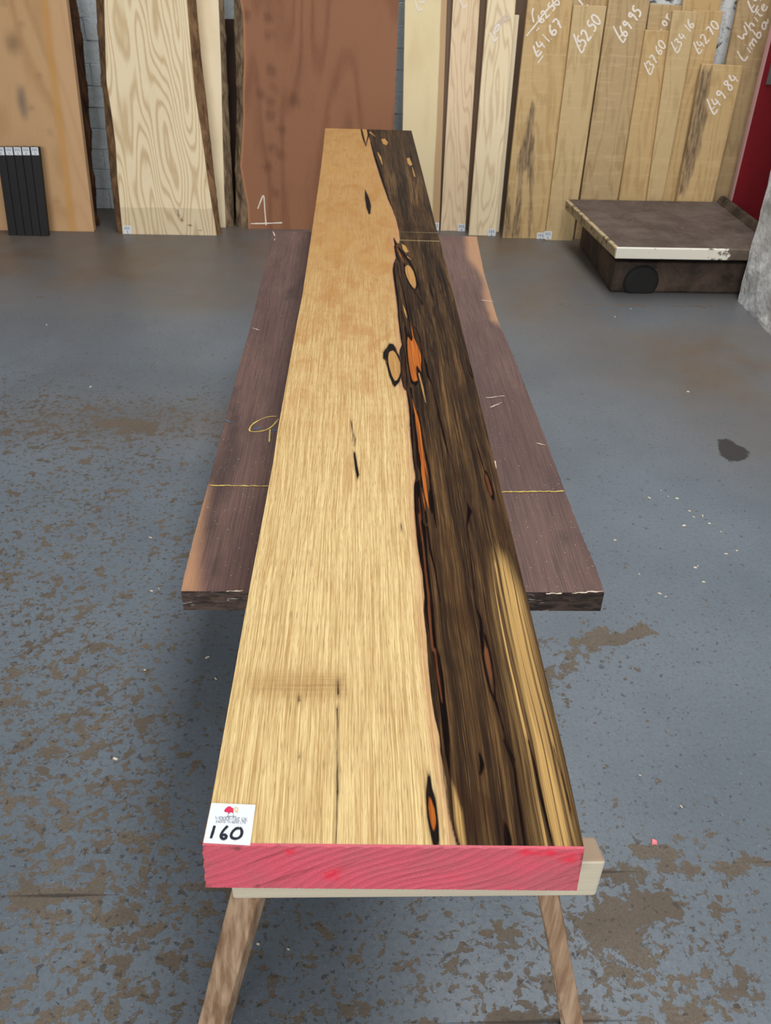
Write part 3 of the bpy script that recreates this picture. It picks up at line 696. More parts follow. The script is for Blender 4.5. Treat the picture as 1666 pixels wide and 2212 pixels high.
lipl = mesh_obj('side_lip', [S(px0n, py0 + .014, PZ - .062), S(px0n + .014, py0 + .014, PZ - .062), S(px0f + .014, py1, PZ - .062), S(px0f, py1, PZ - .062), S(px0n - .006, py0 + .014, PZ - .006), S(px0n + .014, py0 + .014, PZ - .001), S(px0f + .014, py1, PZ - .001), S(px0f - .006, py1, PZ - .006)], hexa(0), M_LIPC, sroot); lipl['label'] = 'side lip with worn cream paint'; bevel(lipl, .004)
rail = mesh_obj('side_rail', [S(px1 - .012, py0 + .05, PZ), S(px1 + .03, py0 + .05, PZ - .05), S(px1 + .03, py1, PZ - .05), S(px1 - .012, py1, PZ), S(px1 + .012, py0 + .05, PZ + .038), S(px1 + .036, py0 + .05, PZ + .038), S(px1 + .036, py1, PZ + .038), S(px1 + .012, py1, PZ + .038)], hexa(0), M_STEELD, sroot); bevel(rail, .004)
# round cast boss low on the front
bc = on_y(1385, 607, by0); vv, fc = [], []
R0 = .088; n = 28
for i, (rr, dy) in enumerate(((R0 * 1.12, 0), (R0, -.012), (R0 * .85, -.016), (R0 * .3, -.018))):
    for k in range(n): a = 2 * math.pi * k / n; vv.append(S(bc[0] + rr * 1.02 * math.cos(a), by0 + dy, max(.008, .062 + rr * math.sin(a))))
for i in range(3):
    for k in range(n): fc.append((i * n + k, i * n + (k + 1) % n, (i + 1) * n + (k + 1) % n, (i + 1) * n + k))
fc.append(tuple(3 * n + k for k in range(n)))
boss = mesh_obj('round_boss', vv, fc, plain('black_cast_iron', (34, 33, 33), .75, .3), sroot)

# ================================================================== DARK LOWER SLAB
PLANK_Z = CAM_H - 0.808
TH = 0.077
SLAB_Z = PLANK_Z - TH - 0.18
SLAB_T = 0.047
def mat_slab():
    b = N('red_brown_sawn_slab', 0.55, 0.35); co = b.co; x, y, z = b.sep(co)
    fib = b.noise(b.vs(co, (420, 6, 50)), 1.0, 3, .6); big = b.noise(b.vs(co, (5, 1.6, 3)), 1.0, 4, .6); med = b.noise(b.vs(co, (22, 9, 9)), 1.0, 4, .6)
    col = b.mix(b.ss(big, .3, .7), lin((86, 60, 56)), lin((110, 82, 74)))
    col = b.mix(b.mul(b.ss(fib, .42, .66), .6), col, lin((58, 39, 36)))
    col = b.mix(b.mul(b.ss(med, .58, .72), .3), col, lin((58, 42, 42)))
    sap = b.attr('sap'); sn = b.add(sap, b.mul(b.m('SUBTRACT', b.noise(b.vs(co, (9, 3, 3)), 1.0, 4), .5), .05))
    col = b.mix(b.mul(b.ss(sn, -.02, .02), .8), col, b.mix(fib, lin((196, 152, 112)), lin((168, 120, 88))))
    bl = b.attr('blk'); bn_ = b.add(bl, b.mul(b.m('SUBTRACT', med, .5), .05))
    col = b.mix(b.mul(b.ss(bn_, -.015, .02), .55), col, lin((42, 32, 32)))
    sp = b.noise(co, 190, 2, .6); col = b.mix(b.mul(b.ss(sp, .70, .73), .7), col, lin((214, 204, 196)))
    scr = b.noise(b.vs(co, (10, 300, 1)), 1.0, 3, .5); col = b.mix(b.mul(b.mul(b.ss(scr, .66, .75), b.ss(big, .4, .6)), .25), col, lin((186, 162, 140)))
    b.bump(b.add(fib, b.mul(med, .5)), .4, .0015)
    return b.color(col)
def mat_slabend():
    b = N('dark_waxed_end_grain', 0.5, 0.4); co = b.co
    n = b.noise(b.vs(co, (26, 20, 90)), 1.0, 5, .65, .6); k = b.noise(b.vs(co, (18, 10, 70)), 1.0, 4, .7, 1.2)
    col = b.mix(b.ss(n, .35, .65), lin((38, 30, 26)), lin((82, 66, 58)))
    col = b.mix(b.mul(b.ss(k, .63, .68), .7), col, lin((188, 182, 176)))
    b.bump(n, .6, .003); return b.color(col)
sl_L = [(590, 498), (570, 585), (545, 690), (510, 815), (482, 925), (450, 1045), (418, 1165), (400, 1235), (391, 1277)]
sl_R = [(1030, 511), (1046, 590), (1075, 690), (1110, 770), (1141, 850), (1180, 950), (1222, 1065), (1255, 1150), (1285, 1220), (1306, 1280)]
def edge_fn(pts, z):
    P3 = [on_z(a, b_, z) for a, b_ in pts]; P3.sort(key=lambda t: t[1])
    return np.array([t[1] for t in P3]), np.array([t[0] for t in P3])
def ruled(L, R, z, nu, nv):
    yl, xl = edge_fn(L, z); yr, xr_ = edge_fn(R, z); out = np.zeros((nv + 1, nu + 1, 2))
    for j in range(nv + 1):
        t = j / nv; a = yl[0] + (yl[-1] - yl[0]) * t; c = yr[0] + (yr[-1] - yr[0]) * t
        A = np.array([np.interp(a, yl, xl), a]); C = np.array([np.interp(c, yr, xr_), c])
        u = np.linspace(0, 1, nu + 1)[:, None]; out[j] = A * (1 - u) + C * u
    return out
def slab_mesh(name, g, z, th, mat, mat_end, bot=None, loc=(0, 0, 0), round_=0.0):
    """g: (nv+1, nu+1, 2) top grid; side skirts, underside and far end share the mesh, the near end gets mat_end"""
    nv, nu = g.shape[0] - 1, g.shape[1] - 1
    v = [(x - loc[0], y - loc[1], z - loc[2]) for x, y in g.reshape(-1, 2)]; f = []
    id_ = lambda j, i: j * (nu + 1) + i
    for j in range(nv):
        for i in range(nu): f.append((id_(j, i), id_(j, i + 1), id_(j + 1, i + 1), id_(j + 1, i)))
    ring = [(0, i) for i in range(nu + 1)] + [(j, nu) for j in range(1, nv + 1)] + [(nv, i) for i in range(nu - 1, -1, -1)] + [(j, 0) for j in range(nv - 1, 0, -1)]
    b0 = len(v)
    for j, i in ring:
        x, y = g[j, i]
        if bot is not None: x, y = bot(x, y, j / nv, i / nu)
        v.append((x - loc[0], y - loc[1], z - th - loc[2]))
    n = len(ring); nsk = len(f)
    for k in range(n):
        a, b_ = ring[k], ring[(k + 1) % n]; f.append((id_(*a), b0 + k, b0 + (k + 1) % n, id_(*b_)))
    f.append(tuple(b0 + k for k in range(n - 1, -1, -1)))
    o = mesh_obj(name, v, f, mat, loc=loc)
    if mat_end is not None:
        o.data.materials.append(mat_end)
        mi = np.zeros(len(f), np.int32); mi[nsk:nsk + nu] = 1; o.data.polygons.foreach_set('material_index', mi)
    return o
g = ruled(sl_L, sl_R, SLAB_Z, 90, 260)
gj = g.copy(); gj[1:-1, 0, 0] += rng.normal(0, .0004, g.shape[0] - 2); gj[1:-1, -1, 0] += rng.normal(0, .0006, g.shape[0] - 2)
slab_loc = (float(g[0].mean(0)[0]), float(g[0].mean(0)[1]), SLAB_Z - SLAB_T)
slab = slab_mesh('timber_slab', gj, SLAB_Z, SLAB_T, mat_slab(), mat_slabend(), loc=slab_loc)
tag(slab, 'dark red-brown sawn slab lying flat below the two-tone plank', 'slab')
PS = gj.reshape(-1, 2); nb = len(slab.data.vertices) - len(PS)
sz = lambda pts: [tuple(on_z(a, b_, SLAB_Z)[:2]) for a, b_ in pts]
def pad(a): return np.concatenate([a, np.full(nb, -1.0)])
def pad_ring(a, g_):                    # figure carries on down the sides
    nv_, nu_ = g_.shape[0] - 1, g_.shape[1] - 1; A = a.reshape(nv_ + 1, nu_ + 1)
    rg_ = [(0, i) for i in range(nu_ + 1)] + [(j, nu_) for j in range(1, nv_ + 1)] + [(nv_, i) for i in range(nu_ - 1, -1, -1)] + [(j, 0) for j in range(nv_ - 1, 0, -1)]
    return np.concatenate([a, np.array([A[j, i] for j, i in rg_])])
put_attr(slab, 'sap', pad(np.maximum(sd_poly(PS, sz([(1003, 505), (1045, 505), (1062, 620), (1085, 700), (1065, 690), (1040, 600), (1015, 560)]), .4), sd_poly(PS, sz([(440, 1050), (452, 1050), (430, 1150), (428, 1290), (385, 1290), (390, 1230)]), .4))))
put_attr(slab, 'blk', pad(np.maximum.reduce([sd_poly(PS, sz([(455, 1040), (490, 950), (510, 850), (520, 1000), (470, 1100), (455, 1200), (440, 1150)]), .4), sd_poly(PS, sz([(450, 1200), (480, 1200), (475, 1245), (450, 1245)]), .6), sd_stroke(PS, sz([(618, 645), (640, 620), (655, 600)]), [.02, .03, .02], .6), sd_poly(PS, sz([(1205, 1150), (1230, 1155), (1225, 1180), (1205, 1175)]), .6)])))
s3 = lambda p: np.array(on_z(p[0], p[1], SLAB_Z + .0008)) - np.array(slab_loc)
def jag(a, b_, n, amp): return [(a[0] + (b_[0] - a[0]) * i / n + random.uniform(-amp, amp), a[1] + (b_[1] - a[1]) * i / n + random.uniform(-amp, amp)) for i in range(n + 1)]
UP = (0, 0, 1)
ribbons('chalk_line', [jag((451, 1048), (582, 1050), 24, .7), jag((1082, 1063), (1218, 1061), 30, .7)], .0035, s3, M_YCHALK, slab, UP, False, .5)
ribbons('chalk_scrawl', [[(598, 899), (575, 900), (545, 915), (537, 930), (545, 933), (565, 932), (585, 925), (602, 905)], jag((583, 928), (582, 955), 6, .6)], .0035, s3, M_YCHALK, slab, UP, True, .5)
ribbons('blue_chalk_mark', [[(585, 928), (594, 929), (603, 931)], [(487, 908), (500, 913)], [(548, 927), (565, 923)]], .004, s3, M_BCHALK, slab, UP)
ribbons('white_scuffs', [jag((545, 708), (562, 713), 4, .8), jag((590, 500), (594, 510), 3, .7), jag((594, 514), (592, 520), 3, .7), jag((1069, 995), (1072, 1012), 5, .8), jag((1160, 958), (1178, 962), 5, .8), jag((1085, 870), (1060, 880), 5, 1), jag((1180, 1283), (1215, 1281), 6, 1), jag((1235, 1282), (1303, 1277), 9, 1.2), jag((1050, 860), (1090, 855), 6, .8), jag((490, 1277), (525, 1276), 5, .8), jag((1040, 648), (1068, 652), 6, .5)], .003, s3, M_CHALKF, slab, UP, False, .6)

# supports under the slab and between slab and plank (wholly hidden behind them in the photograph)
M_TRES = board_mat('grey_sawn_softwood', (150, 126, 102), (110, 86, 66), (20, 2), 4, .4, .4, .3)
def mat_beam():
    b = N('pale_planed_beam', 0.7, 0.25); co = b.co
    f_ = b.noise(b.vs(co, (4, 60, 160)), 1.0, 4, .6); k = b.noise(b.vs(co, (6, 10, 20)), 1.0, 4, .6)
    c = b.mix(f_, lin((206, 198, 178)), lin((172, 162, 142))); c = b.mix(b.mul(b.ss(k, .6, .75), .5), c, lin((142, 122, 100)))
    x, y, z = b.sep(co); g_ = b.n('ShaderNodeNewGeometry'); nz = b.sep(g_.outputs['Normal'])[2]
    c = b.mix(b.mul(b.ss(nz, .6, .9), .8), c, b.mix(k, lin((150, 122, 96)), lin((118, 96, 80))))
    b.bump(f_, .3, .001); return b.color(c)
M_BEAM = mat_beam()
def low_trestle(y, label):
    cx = float(g[:, :, 0].mean()); r = empty('low_trestle', (cx, y, 0)); tag(r, label, 'trestle', 'low trestles under the dark slab')
    zt = SLAB_Z - SLAB_T
    box('crossbeam', (-.25, -.035, zt - .09), (.25, .035, zt), M_BEAM, r, bv=.003)
    for sx in (-1, 1):
        for sy in (-1, 1): beam('leg', (sx * .24, sy * .10, 0), (sx * .18, sy * .03, zt - .088), .045, .045, M_TRES, r)
y_near, y_far = float(g[0, :, 1].mean()), float(g[-1, :, 1].mean())
low_trestle(y_near + (y_far - y_near) * .42, 'low timber trestle under the near half of the dark slab')
low_trestle(y_near + (y_far - y_near) * .86, 'low timber trestle under the far end of the dark slab')

# ================================================================== THE TWO-TONE PLANK
pl_L = [(438, 1822), (457, 1730), (484, 1580), (516, 1400), (540, 1268), (590, 1000), (600, 931), (641, 700), (653, 640), (677, 480), (694, 360), (703, 277)]
pl_R = [(1262, 1830), (1219.6, 1630), (1165, 1400), (1134, 1270), (1069, 1000), (981, 640), (942, 489), (912, 370), (889, 282)]
g = ruled(pl_L, pl_R, PLANK_Z, 300, 560)
yfr = float(g[0, :, 1].mean())
def plank_bot(x, y, t, u): return (x + (.004 if u < .1 else -.008 if u > .9 else 0), y)
plank_loc = (float(g[0].mean(0)[0]), yfr, PLANK_Z - TH)
def mat_plank():
    b = N('two_tone_ebony_plank', 0.5, 0.15); co = b.co; x, y, z = b.sep(co)
    wob = b.mul(b.m('SUBTRACT', b.noise(b.vs(co, (6, 2.2, 2)), 1.0, 3), .5), .016)
    gc = b.comb(b.add(x, wob), y, z)
    fib = b.noise(b.vs(gc, (620, 8, 200)), 1.0, 4, .65)
    pore = b.noise(b.vs(gc, (900, 34, 300)), 1.0, 2, .5)
    line = b.noise(b.vs(gc, (170, 1.7, 60)), 1.0, 3, .6)
    streak = b.noise(b.vs(gc, (26, .9, 20)), 1.0, 4, .6)
    blot = b.noise(b.vs(co, (22, 9, 9)), 1.0, 5, .62, .5)
    big = b.noise(b.vs(co, (7, 3.2, 3)), 1.0, 4, .6)
    edge_n = b.mul(b.m('SUBTRACT', b.noise(b.vs(co, (160, 16, 30)), 1.0, 4, .6), .5), .006)
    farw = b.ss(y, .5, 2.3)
    # sapwood
    sap = b.mix(b.ss(fib, .36, .66), lin((224, 199, 144)), lin((178, 145, 92)))
    sap = b.mix(b.mul(b.ss(line, .5, .75), .45), sap, lin((174, 132, 78)))
    sap = b.mix(b.mul(b.ss(pore, .58, .70), .5), sap, lin((120, 86, 50)))
    sap = b.mix(b.mul(b.ss(streak, .55, .75), .22), sap, lin((150, 124, 88)))
    sap = b.mix(b.mul(b.m('MULTIPLY', b.ss(blot, .42, .66), b.ss(y, .35, 1.8)), .62), sap, lin((172, 112, 50)))
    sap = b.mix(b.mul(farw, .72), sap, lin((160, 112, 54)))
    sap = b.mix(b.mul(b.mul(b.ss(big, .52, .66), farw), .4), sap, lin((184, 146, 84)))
    pf2 = b.noise(b.vs(gc, (1300, 40, 400)), 1.0, 2, .5)
    sap = b.mix(b.mul(b.ss(pf2, .52, .68), .32), sap, lin((138, 102, 60)))
    # heartwood
    hs = b.noise(b.vs(gc, (48, 1.3, 20)), 1.0, 5, .68, .4)
    hl = b.noise(b.vs(gc, (300, 3.0, 60)), 1.0, 3, .6)
    hv = b.add(b.mul(hs, .55), b.add(b.mul(streak, .25), b.mul(hl, .20)))
    hrt = b.ramp(hv, [(.38, lin((10, 6, 4))), (.45, lin((36, 23, 13))), (.50, lin((55, 38, 23))), (.55, lin((76, 54, 32))), (.61, lin((114, 86, 51)))])
    hrt = b.mix(b.mul(b.ss(fib, .52, .70), .55), hrt, lin((126, 96, 58)))
    hrt = b.mix(b.mul(b.ss(fib, .46, .32), .6), hrt, lin((24, 15, 9)))
    hrt = b.mix(b.mul(b.ss(blot, .5, .7), .4), hrt, lin((50, 25, 12)))
    hrt = b.mix(b.mul(b.ss(big, .52, .68), .45), hrt, lin((26, 17, 11)))
    hrt = b.mix(b.mul(b.ss(y, 2.1, 3.2), .35), hrt, lin((52, 45, 40)))  # greys the far heartwood: glancing sheen painted into the colour
    # pale zebra streaks inside the heartwood
    zb = b.attr('zebra'); zl = b.noise(b.vs(gc, (230, 1.0, 60)), 1.0, 3, .6)
    zc = b.mix(b.ss(zl, .44, .60), lin((186, 150, 92)), lin((66, 48, 30)))
    zc = b.mix(b.mul(b.ss(fib, .4, .7), .5), zc, lin((150, 118, 72)))
    zk = b.add(zb, b.mul(b.m('SUBTRACT', b.add(b.mul(streak, .5), b.mul(zl, .5)), .5), 2.0))
    hrt = b.mix(b.ss(zk, .22, .78), hrt, zc)
    heart = b.add(b.attr('heart'), b.mul(edge_n, .5))
    pink = b.mul(b.ss(heart, -.017, -.003), .5)
    sap = b.mix(pink, sap, lin((178, 128, 92)))
    smoke = b.attr('smoke'); sap = b.mix(b.mul(b.ss(smoke, -.012, .012), .6), sap, lin((150, 112, 62)))
    saw = b.noise(b.vs(co, (8, 420, 10)), 1.0, 3, .6)
    sap = b.mix(b.mul(b.mul(b.ss(smoke, -.006, .016), b.ss(saw, .45, .6)), .6), sap, lin((124, 92, 52)))
    col = b.mix(b.ss(heart, -.0009, .0009), sap, hrt)
    blk = b.attr('black'); black = b.ss(b.add(blk, b.mul(edge_n, .4)), -.0011, .0009)
    col = b.mix(b.mul(b.ss(b.add(blk, edge_n), -.0045, .001), .45), col, lin((58, 34, 20)))
    bc_ = b.mix(b.ss(fib, .5, .75), lin((15, 9, 7)), lin((52, 26, 16)))
    col = b.mix(black, col, bc_)
    tan = b.attr('tan'); col = b.mix(b.ss(b.add(tan, b.mul(edge_n, .3)), -.001, .001), col, b.mix(b.ss(fib, .3, .7), lin((188, 146, 88)), lin((152, 110, 62))))
    rst = b.attr('rust'); col = b.mix(b.mul(b.ss(b.add(rst, b.mul(edge_n, .5)), -.001, .0012), .85), col, b.mix(fib, lin((60, 28, 16)), lin((132, 80, 52))))
    org = b.attr('orange'); col = b.mix(b.ss(b.add(org, b.mul(edge_n, .35)), -.0008, .0009), col, b.mix(b.ss(fib, .3, .7), lin((186, 108, 40)), lin((140, 66, 20))))
    ck = b.attr('chalk'); cn = b.noise(co, 300, 2, .5); col = b.mix(b.mul(b.ss(ck, -.0012, .0006), b.ss(cn, .3, .5, .35, .8)), col, lin((198, 180, 132)))
    rg = b.mix(b.ss(heart, -.001, .001), (.55,) * 3, (.55,) * 3); rg = b.mix(black, rg, (.45,) * 3); b.set('Specular IOR Level', b.mul(b.ss(heart, -.001, .001, .15, .05), b.m('SUBTRACT', 1.0, b.mul(black, .75))))
    b.set('Roughness', rg)
    b.bump(b.add(b.mul(fib, .8), b.add(b.mul(pore, -.5), b.mul(blk, 20.0))), .22, .0008)
    return b.color(col)
def mat_planside():
    return board_mat('plank_underside', (150, 112, 70), (70, 50, 34), (30, 30), 4, .5, .4, .4)
plank = slab_mesh('timber_plank', g, PLANK_Z, TH, mat_plank(), mat_planside(), bot=plank_bot, loc=plank_loc)
tag(plank, 'long thick two-tone plank, golden sapwood and near-black heartwood, red painted end', 'plank')
PP = g.reshape(-1, 2); nb = len(plank.data.vertices) - len(PP)
pz = lambda pts: [tuple(on_z(a, b_, PLANK_Z)[:2]) for a, b_ in pts]
SY = 0.35
def poly(pts): return sd_poly(PP, pz(pts), SY)
def stroke(pts, ws):
    q = pz(pts); out = []
    for (a, b_), w in zip(pts, ws):
        out.append(abs(on_z(a + w, b_, PLANK_Z)[0] - on_z(a, b_, PLANK_Z)[0]))
    return sd_stroke(PP, q, out, SY)
cA, cB, cC, cD, cE, cF = crop(820, 480, 9.217), crop(800, 680, 6.942), crop(860, 880, 6.408), crop(860, 1100, 5.206), crop(880, 1360, 4.384), crop(860, 1600, 3.967)
cT, cM, cN = crop(640, 260, 4.628), crop(600, 600, 3.6217), crop(440, 1400, 1.937)
HB = (cT([(700, 60), (720, 150), (745, 220), (770, 290), (785, 360), (805, 440), (850, 560), (885, 660), (925, 790), (960, 880), (1000, 1000), (1025, 1100), (1036, 1180), (1030, 1228)]) + cA([(340, 400), (285, 310), (300, 450), (320, 600), (337, 700), (305, 745), (288, 850), (278, 1000), (300, 1150), (330, 1350), (360, 1600), (380, 1900)])
      + cB([(440, 200), (465, 350), (475, 440), (440, 520), (435, 580), (455, 680), (465, 800), (458, 950), (490, 1080), (515, 1132), (548, 1140), (575, 1300), (600, 1450)])
      + cC([(185, 300), (195, 500), (207, 700), (225, 850), (236, 980), (225, 1100), (220, 1200), (230, 1400)]) + cD([(193, 100), (205, 250), (225, 430), (255, 620), (275, 720), (285, 850), (300, 980), (286, 1130), (300, 1300)])
      + cE([(180, 60), (190, 250), (200, 400), (225, 620), (260, 850), (300, 1000), (318, 1180)]) + cF([(385, 200), (415, 400), (435, 600), (470, 760), (522, 900), (530, 960)]))
heart = poly(HB + [(1500, 1860), (1400, 1600), (1150, 700), (960, 240)])
blk = [poly(cB([(195, 560), (240, 505), (290, 430), (345, 440), (378, 490), (402, 560), (442, 620), (468, 720), (468, 900), (440, 1005), (368, 1085), (335, 1040), (285, 920), (252, 780), (225, 690), (192, 650)])),
       poly(cT([(688, 690), (722, 760), (748, 850), (742, 930), (725, 940), (702, 870), (688, 780)])),
       poly(cF([(258, 285), (276, 300), (292, 400), (322, 500), (337, 620), (352, 740), (357, 905), (300, 905), (275, 790), (250, 650), (240, 500), (245, 400)])),
       poly(cF([(905, 675), (925, 710), (960, 800), (990, 905), (915, 905), (908, 780)])),
       poly(cM([(593, 1360), (606, 1365), (630, 1500), (637, 1545), (622, 1575), (606, 1500)])),
       poly(cC([(1190, 850), (1232, 900), (1284, 1020), (1332, 1180), (1338, 1300), (1298, 1260), (1238, 1130), (1198, 1000)])),
       # the gum vein
       poly(cC([(240, 1030), (300, 1000), (320, 1200), (340, 1400), (350, 1600)]) + cD([(310, 200), (325, 400), (335, 600), (355, 720), (375, 900), (400, 1100), (415, 1300), (440, 1560)]) + cE([(310, 250), (340, 450), (360, 650), (385, 850), (400, 1050), (402, 1228)]) + cF([(455, 315), (435, 250), (405, 120)])
            + cE([(345, 1050), (325, 850), (300, 650), (275, 450), (245, 250), (203, 0)]) + cD([(340, 1350), (310, 1150), (300, 980), (285, 850), (275, 720), (255, 620), (225, 430), (205, 250), (193, 100)]) + cC([(228, 1400), (220, 1200), (224, 1100)])),
       stroke(cT([(650, 85), (670, 170), (697, 260)]), [3, 4, 1]), stroke(cT([(697, 250), (722, 150), (712, 80)]), [1, 3, 2]),
       stroke(cT([(745, 215), (785, 360), (850, 560), (925, 790), (965, 890)]), [2, 4, 5, 3, 1]),
       stroke(cA([(288, 320), (330, 480), (420, 560), (560, 740), (660, 900), (720, 1050), (800, 1330), (868, 1640)]), [2, 5, 5, 6, 4, 3, 2.5, 2]), stroke(cA([(300, 480), (350, 700), (410, 800)]), [3, 5, 1]),
       stroke(cA([(495, 840), (505, 1000), (590, 1220), (680, 1350), (760, 1480), (858, 1640)]), [4, 3.5, 3.5, 2.5, 2, 3]), stroke(cA([(735, 1200), (745, 1290), (710, 1350)]), [4, 4, 2]),
       stroke(cA([(300, 800), (285, 950), (305, 1150), (335, 1350), (365, 1600), (385, 1900), (420, 2200)]), [3, 5, 5, 5, 4, 3.5, 3.5]),
       stroke(cA([(345, 850), (420, 1180), (480, 1400), (530, 1650), (590, 1950), (640, 2200)]), [2, 2, 2.5, 3, 3, 3]), stroke(cA([(430, 1750), (490, 1950), (550, 2150)]), [1.5, 2, 2]), stroke(cA([(1000, 1170), (1005, 1280), (1050, 1450), (1070, 1500)]), [1, 2, 3, 1]),
       stroke(cB([(430, 60), (455, 250), (478, 430), (520, 620), (545, 900), (550, 1140), (580, 1300), (602, 1450), (605, 1660)]), [3, 3.5, 2.5, 2.5, 2.5, 3, 4, 4, 4]),
       stroke(cB([(515, 170), (550, 310), (545, 500), (565, 700), (600, 900), (625, 1000), (685, 1080)]), [2, 5, 3, 3, 3, 4, 1.5]), stroke(cB([(620, 1010), (680, 1040), (718, 1000), (714, 880), (735, 830), (790, 930)]), [4, 5, 3, 2.5, 2, 1.5]),
       stroke(cB([(565, 240), (585, 320), (622, 395)]), [2, 4, 1.5]), stroke(cB([(605, 160), (622, 290), (628, 390)]), [2, 4, 1]), stroke(cB([(650, 170), (700, 230), (740, 350), (755, 450), (775, 580), (772, 750), (790, 980)]), [2.5, 2.5, 3, 2, 2.5, 1.8, 2]),
       stroke(cB([(690, 740), (712, 840), (745, 870)]), [1.5, 4, 1]),
       stroke(cB([(770, 450), (800, 620), (840, 760), (860, 900), (930, 1050), (960, 1180), (1020, 1450), (1050, 1600)]), [1, 1.5, 6, 5, 2, 1.5, 4, 4]), stroke(cB([(1440, 660), (1500, 780), (1548, 930)]), [1.5, 2, 2]), stroke(cB([(1440, 700), (1480, 850), (1535, 950)]), [1, 1.5, 2]),
       stroke(cC([(550, 80), (590, 200), (630, 380), (665, 510), (700, 640), (740, 750), (790, 930)]), [3, 4.5, 4, 3.5, 2, 1.5, 1]), stroke(cC([(1070, 450), (1110, 600), (1160, 750), (1200, 880)]), [1.5, 3, 2.5, 2]),
       stroke(cC([(165, 0), (185, 300), (197, 500), (210, 700), (235, 860)]), [4, 5, 4, 3, 3]), stroke(cC([(205, 90), (250, 400), (280, 600), (290, 780), (320, 900), (330, 1100)]), [3, 5, 9, 8, 4, 3]),
       stroke(cC([(270, 60), (320, 300), (350, 500), (392, 680), (430, 850), (452, 1050), (480, 1250), (500, 1450), (530, 1660)]), [3, 3, 3, 4, 4, 4, 4, 4, 3]), stroke(cC([(440, 1150), (455, 1300), (470, 1450)]), [3, 10, 3]), stroke(cC([(350, 1250), (380, 1450), (400, 1600)]), [2, 4, 4]),
       stroke(cB([(608, 1110), (640, 1300), (655, 1500), (670, 1660)]), [4, 2, 3, 3]), stroke(cC([(960, 1330), (1000, 1440), (965, 1560)]), [2, 7, 1]),
       stroke(cD([(330, 200), (360, 450), (420, 680), (450, 880), (480, 1050)]), [5, 5, 3, 3, 1]), stroke(cD([(800, 20), (775, 200), (800, 400), (850, 850), (880, 1100), (930, 1250), (955, 1560)]), [8, 2, 2, 2, 3, 6, 7]),
       stroke(cE([(700, 40), (716, 250), (750, 430), (790, 580), (840, 690), (870, 800), (900, 900), (940, 1050), (1010, 1228)]), [8, 4, 4, 5, 5, 3, 2, 3, 4]), stroke(cE([(735, 60), (790, 260), (825, 480), (832, 640)]), [5, 3.5, 4, 3]),
       stroke(cF([(910, 0), (960, 120), (1000, 250), (1020, 450), (1060, 700), (1090, 905)]), [3, 5, 4, 5, 6, 5]), stroke(cF([(1120, 0), (1180, 250), (1230, 500), (1290, 750), (1330, 905)]), [3, 5, 6, 4, 3]), stroke(cF([(1330, 50), (1420, 350), (1480, 600)]), [1.5, 3, 2]), stroke(cF([(700, 120), (720, 200), (705, 280)]), [4, 9, 4]),
       stroke(cF([(365, 60), (400, 350), (435, 600), (475, 770), (520, 905)]), [2, 2.5, 3, 4, 6]),
       stroke(cM([(575, 1125), (590, 1220), (607, 1260), (600, 1315)]), [.8, 1.6, 1.2, .6]), stroke(cM([(590, 1210), (588, 1270)]), [1, .6]), stroke(cN([(562, 138), (563, 188)]), [2, 3]), stroke(cN([(558, 255), (560, 310), (557, 420), (560, 600)]), [3, 3, 1.3, 2]), stroke(cN([(560, 600), (553, 835)]), [.6, 1.2]),
       stroke(cN([(398, 213), (406, 215)]), [4, 3]), stroke(cN([(400, 450), (401, 452)]), [3, 3]), stroke(cD([(32, 180), (42, 230)]), [1.5, 1])]
black = np.maximum.reduce(blk)
orange = np.maximum.reduce([poly(cB([(565, 325), (595, 370), (622, 400), (640, 350), (618, 240), (626, 215), (652, 330), (690, 420), (732, 510), (757, 600), (765, 680), (757, 770), (762, 855), (735, 810), (700, 750), (690, 800), (692, 900), (715, 980), (690, 990), (650, 1000), (630, 970), (610, 900), (590, 780), (570, 640), (560, 500), (556, 400)])),
       stroke(cC([(225, 0), (260, 120), (290, 250), (310, 400), (325, 550), (345, 700), (345, 850), (355, 950), (375, 1100), (395, 1250), (425, 1390)]), [2, 4.5, 5, 5, 5, 6, 8, 8, 7, 6, 1.5]), stroke(cC([(240, 130), (280, 400), (300, 600), (325, 750)]), [1, 2.5, 3, 3]), stroke(cC([(340, 600), (380, 800), (410, 950), (422, 1060)]), [1.2, 2, 2, 1]), stroke(cC([(340, 1180), (360, 1300), (378, 1430)]), [1, 3, 1]),
       stroke(cB([(595, 100), (620, 210), (640, 310)]), [1, 2, 3]), stroke(cB([(630, 1260), (660, 1400), (700, 1560), (720, 1660)]), [.8, 3, 4, 4]), poly(cF([(265, 480), (285, 500), (312, 580), (326, 680), (320, 740), (302, 775), (280, 700), (262, 580)])),
       stroke(cA([(335, 460), (400, 630), (490, 800)]), [1, 1.8, 1])])
